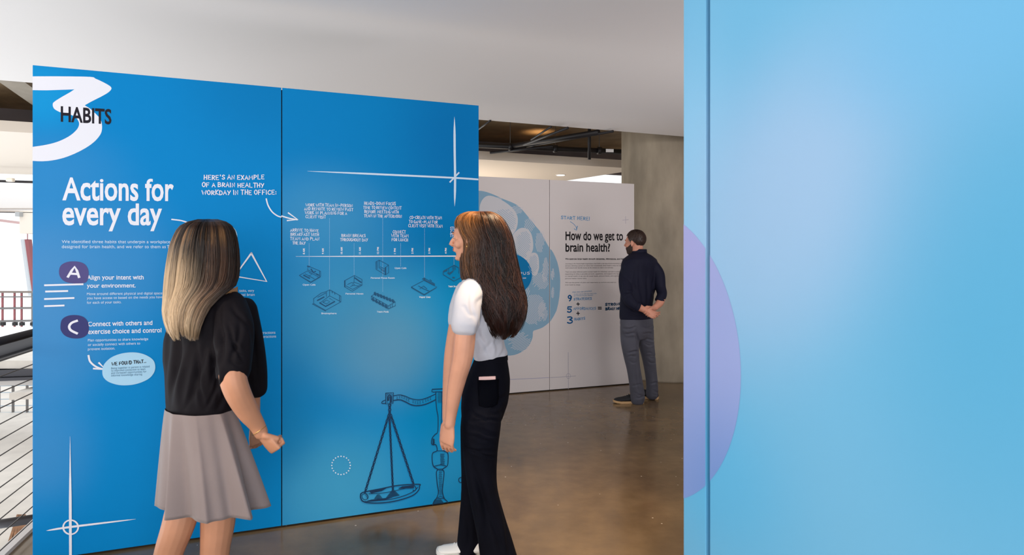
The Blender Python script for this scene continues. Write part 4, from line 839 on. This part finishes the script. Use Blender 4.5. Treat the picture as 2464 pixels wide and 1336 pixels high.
# bracelet and ring
g = Geo(); q = w1.P(624, 1036, -.095); ax = Vector((.55, .05, -.8)).normalized(); b1 = ax.cross(Vector((0, 1, 0))).normalized(); b2 = ax.cross(b1)
g.tube([q+(b1*math.cos(t)+b2*math.sin(t))*.0305 for t in [2*math.pi*i/32 for i in range(33)]], .0016, 6); build('bracelet', g, GOLD, w1.e, smooth=True)
# black boxy top
TOP1 = mat('black_woven_cloth', srgb(17, 13, 18), .75, var=.12, vscale=6, bump=.2, bscale=260, spec=.15)
g = Geo(); rs = [(690, 448, 512, .8, .02), (699, 440, 535, .75, .02), (708, 425, 562, .6, .02), (722, 410, 590, .52, .02), (745, 396, 604, .5, .02), (775, 386, 606, .52, .02), (820, 380, 604, .58, .02), (870, 381, 602, .62, .01), (920, 384, 592, .64, .01), (960, 388, 576, .64, .01), (985, 391, 568, .64, .01), (989, 394, 566, .63, .01)]
g.loft([w1.ring(l, r, y, q, dy) for y, l, r, q, dy in rs])
w1.limbs(g, [(552, 738, -.05, 40), (566, 790, -.11, 41), (562, 850, -.145, 41), (558, 893, -.16, 40)], n=20)
w1.limbs(g, [(585, 745, .12, 34), (602, 820, .20, 33), (612, 890, .24, 32), (618, 936, .26, 27)], n=20)
cut = Geo()
F1 = []
def fold(p, x0, y0, d0, x1, y1, d1, w, dep): return (x0, y0, x1, y1, w/p.k, dep*1.5)
F1 += [fold(w1, 500, 760, -.12, 470, 980, -.2, .016, .012), fold(w1, 450, 800, -.15, 430, 985, -.2, .018, -.008), fold(w1, 515, 740, -.12, 520, 980, -.2, .014, .014), fold(w1, 540, 800, -.15, 500, 950, -.2, .012, .010), fold(w1, 485, 850, -.18, 445, 985, -.2, .012, .008),
       fold(w1, 535, 735, -.15, 528, 880, -.2, .013, .016), fold(w1, 575, 770, -.22, 560, 880, -.26, .011, .008), fold(w1, 550, 830, -.24, 590, 850, -.2, .009, .007), fold(w1, 560, 730, -.12, 600, 800, -.08, .012, .008), fold(w1, 400, 780, -.02, 402, 980, -.05, .014, .010), fold(w1, 545, 865, -.25, 585, 880, -.2, .008, .005), fold(w1, 410, 720, -.05, 450, 820, -.15, .014, .006), fold(w1, 600, 760, 0, 612, 920, .1, .01, .008)]
F1 += [fold(w1, 430, 760, 0, 415, 975, 0, .014, .012), fold(w1, 470, 830, 0, 490, 985, 0, .010, .010), fold(w1, 560, 900, 0, 520, 985, 0, .012, .010), fold(w1, 600, 780, 0, 625, 930, 0, .010, .010), fold(w1, 545, 780, 0, 585, 870, 0, .008, .008), fold(w1, 530, 880, 0, 500, 985, 0, .009, .009)]
t1 = remesh('shirt', g, TOP1, w1.e, .006, 10, creases(F1))
# taupe skirt with soft pleats
SK = mat('taupe_suiting', srgb(134, 119, 116), .75, var=.05, vscale=5, bump=.25, bscale=400, sheen=.2)
g = Geo(); rings = []; rg = random.Random(3)
for k in range(30):
    u = k/29; y = 982+(1208-982)*u; l = 394+(376-394)*u**.8 - 0; r = 568+(650-568)*u**.9; dy = .0+.03*u
    amp = .04+.24*u**.8
    def md(t, amp=amp): return amp*(.75*(1-2*abs(math.sin(4.5*t+.5)))+.3*math.sin(13*t+2.1)+.12*math.sin(3*t+1))*.6
    rings.append(w1.ring(l, r, y, .70, dy, n=220, mod=md))
inner = [[Vector((c.x+(q.x-c.x)*.96, c.y+(q.y-c.y)*.96, q.z+.002)) for q in rings[-1]] for c in [sum(rings[-1], Vector())/len(rings[-1])]]
up_in = [[Vector((c.x+(q.x-c.x)*.9, c.y+(q.y-c.y)*.9, q.z)) for q in rings[4]] for c in [sum(rings[4], Vector())/len(rings[4])]]
g.loft(rings+inner+up_in, cap=False); build('skirt', g, SK, w1.e, smooth=True)
# hair
HT = [(527, 488, 512), (529, 476, 523), (533, 460, 537), (541, 442, 551), (555, 430, 560), (575, 420, 566), (600, 412, 570), (635, 406, 572), (665, 402, 570), (688, 400, 562), (705, 399, 540), (725, 398, 512), (750, 396, 494), (775, 400, 482), (800, 408, 474), (822, 422, 470)]
HD = [(527, .01, .02), (529, .01, .05), (533, .01, .08), (541, .01, .105), (575, .01, .122), (620, .0, .122), (655, -.035, .10), (690, -.075, .075), (720, -.115, .05), (780, -.145, .04), (822, -.155, .03)]
DK = srgb(26, 16, 12)[:3]; MD = srgb(78, 50, 34)[:3]; BL = srgb(204, 176, 142)[:3]; BM = srgb(134, 98, 66)[:3]; GD = srgb(206, 150, 92)[:3]
def c1(x, y, lev, ct):
    base = mixc(DK, MD, .35+.5*lev)
    lf = sm(492, 425, x+14*lev)            # towards the left
    dn = sm(560, 680, y+25*lev); c = mixc(base, BM, .65*sm(640, 760, y+30*lev)*sm(560, 460, x))
    c = mixc(c, BL, lf*dn*(.75+.3*lev)+.45*sm(700, 800, y)*(lev > -.3)); return mixc(c, GD, .25*sm(545, 560, y)*sm(600, 570, y)*(lev > .2))
g = Geo(); hair_shell(g, w1, [r for r in HT if r[0] < 805], [(a, b, c*.92) for a, b, c in HD], c1, inset=4); strands(g, w1, HT, HD, 2600, c1, rw=(.0009, .0021), wav=.05, wf=6, out=.010, seed=5, endvar=34, clumps=85)
for i in range(150):       # locks swept forward over the shoulder
    k = i/149; lev = random.uniform(-1, 1); a = w1.P(462+k*60, 640+random.uniform(-10, 10), -.10); b = w1.P(490+k*40, 690+random.uniform(-4, 8), -.115); c = w1.P(530+k*18, 708-k*10+random.uniform(-4, 4), -.10); d = w1.P(572, 694+random.uniform(-4, 10), -.03)
    pts = catmull([a, b, c, d], 5); g.tube(pts, [.0013]*len(pts), 4, cols=[mixc(MD, GD, .3+.5*max(0, lev)+.3*j/len(pts)) for j in range(len(pts))])
build('hair', g, HAIRM, w1.e, smooth=True)
q = w1.P(676, 1078, -.10)

# ---------------------------------------------------------------- woman in white T-shirt and dark jeans
w2 = Person(2.95, (-.78, .62), 1160, 'woman in profile with long wavy brown hair, white T-shirt and dark flared jeans')
fh2 = Vector((-.975, .22, 0)).normalized()
g = Geo(); C2 = w2.P(1135, 573, .0)
L2 = head_geo(g, C2, fh2, .99, .92, nose=.99, neck=[(w2.P(1143, 655, .01), .047), (w2.P(1150, 690, .01), .066)])
g.loft([w2.ring(1122, 1180, 668, .6, .01), w2.ring(1118, 1196, 698, .45, .01), w2.ring(1112, 1204, 735, .5, .01), w2.ring(1116, 1200, 790, .6, .01), w2.ring(1150, 1200, 845, .6, .01), w2.ring(1152, 1205, 880, .6, .01), w2.ring(1125, 1218, 930, .75, .01), w2.ring(1120, 1216, 990, .7, .01)])
w2.limbs(g, [(1136, 708, -.08, 17), (1126, 750, -.16, 20), (1119, 810, -.18, 24), (1113, 862, -.18, 23.5), (1102, 905, -.17, 21), (1092, 955, -.16, 17), (1085, 1000, -.15, 13), (1082, 1022, -.15, 12.5)])
w2.limbs(g, [(1122, 712, .11, 17), (1105, 755, .13, 20), (1092, 830, .13, 21), (1086, 880, .12, 20), (1080, 950, .08, 16), (1076, 1010, .05, 12)])
hand_geo(g, w2.P(1082, 1024, -.15), (-.18, .1, -1), (.55, .83, 0), (-.95, .3, .1), .95, curl=(14, 20, 16), spread=.8, thumb=(.4, .2))
hand_geo(g, w2.P(1076, 1014, .05), (-.15, .1, -1), (.8, -.6, 0), (-.6, -.8, 0), .9, curl=(14, 20, 16))
bd2 = remesh('body', g, SKIN2, w2.e, .0042, 3)
face_parts(w2, L2, fh2, .99, mat('dark_brow', srgb(60, 38, 28), .7))
g = Geo(); g.ell(L2(-.076, .0, -.042), Vector((.005, 0, 0)), Vector((0, .005, 0)), Vector((0, 0, .006)), 8, 6); build('earring', g, GOLD, w2.e, smooth=True)
TEE = mat('white_jersey', srgb(196, 195, 203), .75, bump=.15, bscale=300, sheen=.1)
g = Geo(); rs = [(664, 1124, 1172, .75, .01), (672, 1115, 1188, .65, .01), (686, 1106, 1208, .55, .01), (705, 1101, 1218, .5, .01), (735, 1100, 1220, .54, .01), (775, 1104, 1214, .64, .01), (810, 1114, 1210, .72, .01), (835, 1126, 1216, .76, .01), (850, 1136, 1222, .78, .01), (858, 1140, 1221, .78, .01), (866, 1142, 1218, .76, .01)]
g.loft([w2.ring(l, r, y, q, dy) for y, l, r, q, dy in rs])
w2.limbs(g, [(1136, 698, -.08, 30), (1125, 730, -.15, 32), (1120, 765, -.18, 32), (1119, 781, -.185, 33)], n=20)
w2.limbs(g, [(1122, 700, .13, 28), (1108, 740, .14, 28), (1104, 775, .14, 28)], n=20)
F2 = [fold(w2, 1160, 720, -.2, 1150, 850, -.2, .014, .010), fold(w2, 1215, 770, -.1, 1165, 855, -.2, .016, .012), fold(w2, 1200, 800, -.15, 1180, 860, -.2, .012, -.008), fold(w2, 1215, 820, -.1, 1205, 862, -.1, .010, .008), fold(w2, 1150, 780, -.2, 1172, 855, -.2, .012, .009), fold(w2, 1130, 700, -.18, 1145, 780, -.24, .010, .006), fold(w2, 1110, 740, -.2, 1140, 760, -.26, .010, .005), fold(w2, 1180, 730, -.2, 1160, 800, -.2, .013, .008), fold(w2, 1172, 690, -.1, 1150, 740, -.2, .014, .006)]
t2 = remesh('shirt', g, TEE, w2.e, .006, 8, creases(F2))
JN = mat('dark_denim', srgb(9, 10, 20), .8, var=.25, vscale=7, bump=.3, bscale=420, spec=.1)
g = Geo(); rs = [(855, 1143, 1220, .80, .01), (866, 1140, 1221, .80, .01), (890, 1130, 1225, .82, .01), (915, 1120, 1228, .82, .01), (945, 1112, 1227, .80, .01), (975, 1110, 1222, .76, .01), (1010, 1112, 1210, .72, .01), (1030, 1118, 1200, .7, .01)]
g.loft([w2.ring(l, r, y, q, dy) for y, l, r, q, dy in rs])
near = [(1162, 975, -.02, 45), (1158, 1020, -.04, 47), (1156, 1080, -.04, 42), (1158, 1140, -.04, 37), (1164, 1190, -.04, 35), (1178, 1250, -.03, 37), (1193, 1310, -.02, 41), (1206, 1370, -.01, 46), (1212, 1398, .0, 49)]
far = [(1150, 975, .10, 38), (1146, 1030, .12, 40), (1142, 1090, .14, 35), (1138, 1150, .16, 30), (1134, 1200, .18, 27), (1130, 1260, .19, 28), (1128, 1310, .2, 31), (1128, 1332, .2, 33)]
w2.limbs(g, near, n=24); w2.limbs(g, far, n=20)
F3 = []
for i in range(16):
    rg = random.Random(50+i); y = rg.uniform(985, 1085); F3.append(fold(w2, rg.uniform(1115, 1140), y, -.25, rg.uniform(1165, 1205), y+rg.uniform(8, 28), -.22, .007, rg.uniform(.003, .006)))
F3 += [fold(w2, 1120, 1040, -.2, 1180, 1330, -.2, .016, .012), fold(w2, 1150, 1100, -.25, 1215, 1390, -.2, .018, .012), fold(w2, 1190, 1130, -.15, 1235, 1380, -.12, .014, .009), fold(w2, 1140, 1150, -.2, 1165, 1390, -.2, .014, -.008), fold(w2, 1180, 1000, -.2, 1212, 985, -.1, .009, .006), fold(w2, 1120, 1200, .0, 1125, 1330, .1, .012, .007), fold(w2, 1225, 950, 0, 1180, 985, -.2, .011, .007)]
jn = remesh('jeans', g, JN, w2.e, .006, 14, creases(F3))
g = Geo(); g.loft([w2.ring(1142, 1221.5, 855, .81, .01, n=48), w2.ring(1140.5, 1222.5, 868, .82, .01, n=48)]); build('waistband', g, JN, w2.e, smooth=False, bevel=.002)
# back pocket and phone
def on_back(px, py, off):      # point on the hips' surface (towards the camera)
    L, R = lerpt([(855, 1143, 1220), (890, 1130, 1225), (915, 1120, 1228), (945, 1112, 1227), (975, 1110, 1222), (1010, 1112, 1210)], py)
    ring = w2.ring(L, R, py, .82, .01, n=120); best = min((q for q in ring if q.y < w2.D+.01), key=lambda q: abs((q.x/q.y*F+1232)-px))
    return best+Vector((-.25, -1, 0)).normalized()*off
g = Geo(); rows = []
for y, xa, xb in ((904, 1150, 1200), (925, 1150, 1201), (945, 1151, 1201), (962, 1155, 1198), (968, 1172, 1182)):
    rows.append([on_back(xa+(xb-xa)*i/8, y, .006) for i in range(9)])
vs = [q for r in rows for q in r]; fs = [(i*9+j, i*9+j+1, (i+1)*9+j+1, (i+1)*9+j) for i in range(4) for j in range(8)]
g.add(vs, fs); po = build('back_pocket', g, mat('pocket_denim', srgb(5, 6, 13), .85, bump=.3, bscale=420, spec=.05), w2.e, smooth=True); so = po.modifiers.new('s', 'SOLIDIFY'); so.thickness = .004; so.offset = 0
pa, pb = on_back(1153, 903, .009), on_back(1194, 903, .009); g = Geo(); g.box(pa-ZV*.07, pb-pa, Vector((.002, .009, 0)), ZV*.083)
single('phone', g, mat('pink_phone_case', srgb(236, 190, 182), .4), 'pink-cased phone sticking out of the back pocket of dark jeans', 'phone', pa-ZV*.07, bevel=.003)
WH = mat('white_leather', srgb(240, 236, 230), .5); WS = mat('white_rubber', srgb(232, 230, 226), .6)
q = w2.P(1140, 1336, .2); shoe('sneaker', w2, (q.x+.05, q.y-.02, 0), (-.93, .1, 0), .235, WH, WS, h=.075, laces=WS)
q = w2.P(1225, 1400, 0); shoe('sneaker', w2, (q.x+.04, q.y-.02, 0), (-.9, .3, 0), .255, WH, WS, h=.08, laces=WS)
# long wavy hair
HT = [(508, 1146, 1160), (510, 1136, 1170), (514, 1122, 1182), (522, 1113, 1194), (535, 1107, 1204), (550, 1109, 1212), (564, 1113, 1218), (578, 1123, 1222), (600, 1124, 1226), (620, 1121, 1230), (640, 1120, 1235), (665, 1122, 1241), (690, 1132, 1248), (715, 1146, 1254), (740, 1158, 1256), (765, 1170, 1252), (790, 1184, 1244), (806, 1194, 1234), (818, 1202, 1222)]
HD = [(508, .0, .02), (510, .0, .05), (514, .0, .068), (522, .0, .08), (540, .0, .093), (580, .0, .098), (640, -.005, .092), (680, -.01, .10), (720, -.02, .10), (770, -.04, .075), (818, -.05, .04)]
D2 = srgb(20, 11, 9)[:3]; M2 = srgb(66, 36, 24)[:3]; G2 = srgb(172, 110, 54)[:3]; R2 = srgb(80, 46, 40)[:3]
def c2(x, y, lev, ct):
    c = mixc(D2, M2, .4+.6*lev); c = mixc(c, R2, .35*sm(640, 720, y)*(.5+.5*lev))
    c = mixc(c, G2, (.75*sm(1170, 1125, x+12*lev)*sm(620, 560, y)+.5*sm(560, 515, y)+.55*sm(1160, 1125, x)*sm(700, 640, y))*(.45+.4*lev)); return c
g = Geo(); hair_shell(g, w2, HT, [(a, b, c*.9) for a, b, c in HD], c2, inset=6); strands(g, w2, HT, HD, 3000, c2, rw=(.0009, .0022), wav=.19, wf=15, out=.022, seed=9, endvar=80, clumps=120, steps=24)
build('hair', g, HAIRM, w2.e, smooth=True)

# ---------------------------------------------------------------- man reading the white wall
m = Person(6.43, (-.62, .78), 1532, 'bearded man in a navy shirt and grey trousers, hands clasped behind his back')
fm_ = Vector((-.80, .60, 0)).normalized()
g = Geo(); C3 = m.P(1527, 584, .02)
L3 = head_geo(g, C3, fm_, 1.06, 1.08, nose=1.0, neck=[(m.P(1535, 612, .02), .064), (m.P(1539, 630, .02), .085)])
g.loft([m.ring(1520, 1558, 622, .6, .02), m.ring(1512, 1568, 645, .45, .02), m.ring(1502, 1570, 690, .5, .02), m.ring(1500, 1562, 750, .5, .02), m.ring(1504, 1562, 790, .5, .02)])
m.limbs(g, [(1510, 656, -.02, 9), (1504, 690, -.13, 10), (1511, 718, -.2, 10), (1530, 735, -.23, 9.5), (1548, 745, -.23, 7.2), (1553, 748, -.23, 7)])
m.limbs(g, [(1576, 656, .03, 9), (1589, 690, .0, 9), (1592, 710, -.05, 9.5), (1588, 728, -.12, 9.5), (1576, 740, -.18, 7.2), (1572, 743, -.19, 7)])
hand_geo(g, m.P(1553, 748, -.235), (.85, -.12, -.42), (.3, -.9, .2), (.3, -.2, .9), 1.05, curl=(22, 30, 25), spread=.9)
hand_geo(g, m.P(1572, 742, -.20), (-.75, -.1, -.5), (.2, -.9, .2), (-.3, -.3, .9), 1.05, curl=(40, 50, 35), spread=.8)
bd3 = remesh('body', g, SKIN3, m.e, .0045, 3)
face_parts(m, L3, fm_, 1.06, mat('black_brow', srgb(40, 30, 28), .7))
# beard: a shell over jaw and chin
s = 1.06; r_ = Vector((fm_.y, -fm_.x, 0)); g = Geo(); rings = []
for z, w, fr, bk in ((-.018, .066, .030, -.005), (-.036, .0625, .062, -.004), (-.046, .0595, .084, -.004), (-.056, .056, .087, -.002), (-.066, .053, .088, .0), (-.080, .047, .083, .004), (-.095, .038, .080, .012), (-.108, .027, .077, .024), (-.118, .012, .066, .034)):
    rings.append([L3(math.cos(t)*w*1.08, (bk+(fr-bk)*abs(math.sin(t))**.8) if math.sin(t) > 0 else bk+math.sin(t)*.006, z) for t in [2*math.pi*j/28 for j in range(28)]])
g.loft(rings); build('beard', g, mat('dark_beard', srgb(58, 42, 36), .9, var=.2, vscale=60, bump=.6, bscale=260), m.e, smooth=True)
SH = mat('navy_cotton', srgb(20, 21, 40), .7, var=.08, vscale=8, bump=.2, bscale=220, spec=.2)
g = Geo(); rs = [(600, 1523, 1554, .95, .02), (608, 1520, 1556, .85, .02), (615, 1509, 1570, .75, .02), (624, 1496, 1583, .66, .02), (637, 1490, 1590, .56, .02), (660, 1490, 1588, .52, .02), (700, 1490, 1580, .6, .02), (730, 1489, 1574, .64, .02), (750, 1488, 1573, .66, .02), (763, 1488, 1574, .66, .02)]
g.loft([m.ring(l, r, y, q, dy) for y, l, r, q, dy in rs]+[m.ring(1489, 1573, 768, .66, .02)])
m.limbs(g, [(1512, 641, .0, 15), (1504, 666, -.07, 15), (1505, 695, -.15, 14.5), (1510, 715, -.205, 13.5), (1520, 730, -.235, 12.5), (1531, 737, -.24, 10.5)], n=18)
m.limbs(g, [(1570, 639, .03, 15), (1584, 660, .02, 15), (1589, 690, .0, 13), (1593, 708, -.05, 12), (1588, 720, -.10, 11)], n=18)
F4 = [fold(m, 1495, 660, -.2, 1500, 720, -.35, .018, .010), fold(m, 1540, 640, -.2, 1545, 760, -.25, .02, .010), fold(m, 1560, 660, -.2, 1552, 755, -.25, .018, .012), fold(m, 1525, 650, -.2, 1530, 700, -.25, .018, .010), fold(m, 1500, 740, -.2, 1550, 752, -.25, .014, .007), fold(m, 1508, 752, -.2, 1560, 764, -.25, .012, .006), fold(m, 1505, 712, -.38, 1525, 720, -.38, .012, .009), fold(m, 1502, 700, -.35, 1520, 706, -.38, .012, .008), fold(m, 1570, 670, -.1, 1575, 720, -.2, .015, .012), fold(m, 1495, 680, -.3, 1492, 750, -.1, .012, .008)]
remesh('shirt', g, SH, m.e, .007, 10, creases(F4))
for px, py, dy, ddx, rad in ((1534, 739, -.24, (.9, 0, -.45), .050), (1587, 723, -.11, (-.6, -.3, -.7), .047)):
    q = m.P(px, py, dy); dv = Vector(ddx).normalized(); g = Geo(); g.tube([q-dv*.022, q+dv*.018], [rad, rad*.98], 20); build('rolled_cuff', g, SH, m.e, bevel=.006)
q = m.P(1538, 608, .02); g = Geo(); g.loft([m.ring(1518, 1557, 609, .95, .02, n=36), m.ring(1520, 1556, 600, 1.0, .02, n=36)], cap=False); c_ = build('collar', g, SH, m.e, smooth=True); so = c_.modifiers.new('s', 'SOLIDIFY'); so.thickness = .006
TR = mat('grey_twill', srgb(72, 72, 84), .75, var=.12, vscale=9, bump=.25, bscale=300, sheen=.05)
g = Geo(); g.loft([m.ring(l, r, y, q, .02) for y, l, r, q in ((750, 1491, 1573, .62), (775, 1489, 1575, .64), (795, 1491, 1575, .62), (815, 1498, 1568, .5))])
m.limbs(g, [(1515, 785, .0, 23), (1516, 820, -.03, 22.5), (1519, 855, -.03, 19), (1524, 885, -.02, 16.5), (1530, 920, -.01, 16.5), (1534, 950, .0, 17.5), (1534, 962, .0, 17)], n=24)
m.limbs(g, [(1551, 785, .05, 22), (1554, 820, .09, 20), (1560, 855, .12, 17), (1565, 890, .15, 15), (1569, 925, .17, 14.5), (1569, 950, .18, 15)], n=24)
F5 = []
for i in range(30):
    rg = random.Random(80+i); y = rg.choice((rg.uniform(785, 830), rg.uniform(845, 875), rg.uniform(920, 958))); xx = rg.choice((1500, 1545)); xx += (y-790)*.16; F5.append(fold(m, xx, y, -.12, xx+rg.uniform(18, 34), y+rg.uniform(-6, 6), -.12, .011, rg.uniform(.004, .009)))
F5 += [fold(m, 1534, 790, -.15, 1535, 850, -.12, .016, .018), fold(m, 1525, 880, -.12, 1540, 950, -.12, .013, .009)]
remesh('trousers', g, TR, m.e, .007, 12, creases(F5))
BK = mat('black_suede', srgb(22, 22, 26), .7); GUM = mat('gum_rubber', srgb(196, 158, 112), .6); BL_ = mat('black_lace', srgb(40, 40, 44), .8)
q = m.P(1549, 972, .0); shoe('sneaker', m, (q.x, 6.46, 0), (-1, .03, 0), .305, BK, GUM, w=.05, h=.095, laces=BL_)
q = m.P(1584, 960, .2); shoe('sneaker', m, (q.x, 6.64, 0), (-.86, .42, 0), .30, BK, GUM, w=.05, h=.095, laces=BL_)
# short hair
HM = srgb(44, 30, 26)[:3]; HM2 = srgb(92, 66, 54)[:3]
cm_ = lambda x, y, lev, ct: mixc(HM, HM2, .3+.4*lev)
g = Geo(); up = ZV; rg = random.Random(4); cen = L3(0, -.016, .036); rr = (.0785*s, .0985*s, .087*s)
def scalp(th_, ph, k=1.0):
    return cen+r_*math.cos(ph)*math.cos(th_)*rr[0]*k+fm_*math.cos(ph)*math.sin(th_)*rr[1]*k+ZV*math.sin(ph)*rr[2]*k
rows = []
for i in range(15):
    v = i/14; row = []
    for j in range(48):
        t = 2*math.pi*j/48; fr = math.sin(t)        # +1 front
        low = .42 if fr > .55 else (-.05 if fr > .1 else (-.45 if fr > -.35 else -.95))
        low = .42*sm(.3, .7, fr)+(-.30)*(1-sm(.3, .7, fr)) + (-.55)*sm(-.05, -.6, fr)
        row.append(scalp(t, math.pi/2*(1-v)+low*v, 1.02))
    rows.append(row)
g.loft(rows, cap=False, col=mixc(HM, HM2, .15))
for i in range(2600):
    t = rg.uniform(0, 2*math.pi); fr = math.sin(t); low = .42*sm(.3, .7, fr)+(-.30)*(1-sm(.3, .7, fr))+(-.55)*sm(-.05, -.6, fr); ph = low+(math.pi/2-low)*rg.random()**.8
    a = scalp(t, ph, 1.01); top = sm(.5, 1.1, ph); b = scalp(t+rg.uniform(-.06, .06), ph-.16+.1*top, 1.02+.05*top); g.tube([a, (a+b)/2+(a-cen)*.02, b], [.0014, .0013, .0006], 3, col=cm_(0, 0, rg.uniform(-1, 1), 0))
build('hair', g, HAIRM, m.e, smooth=True)
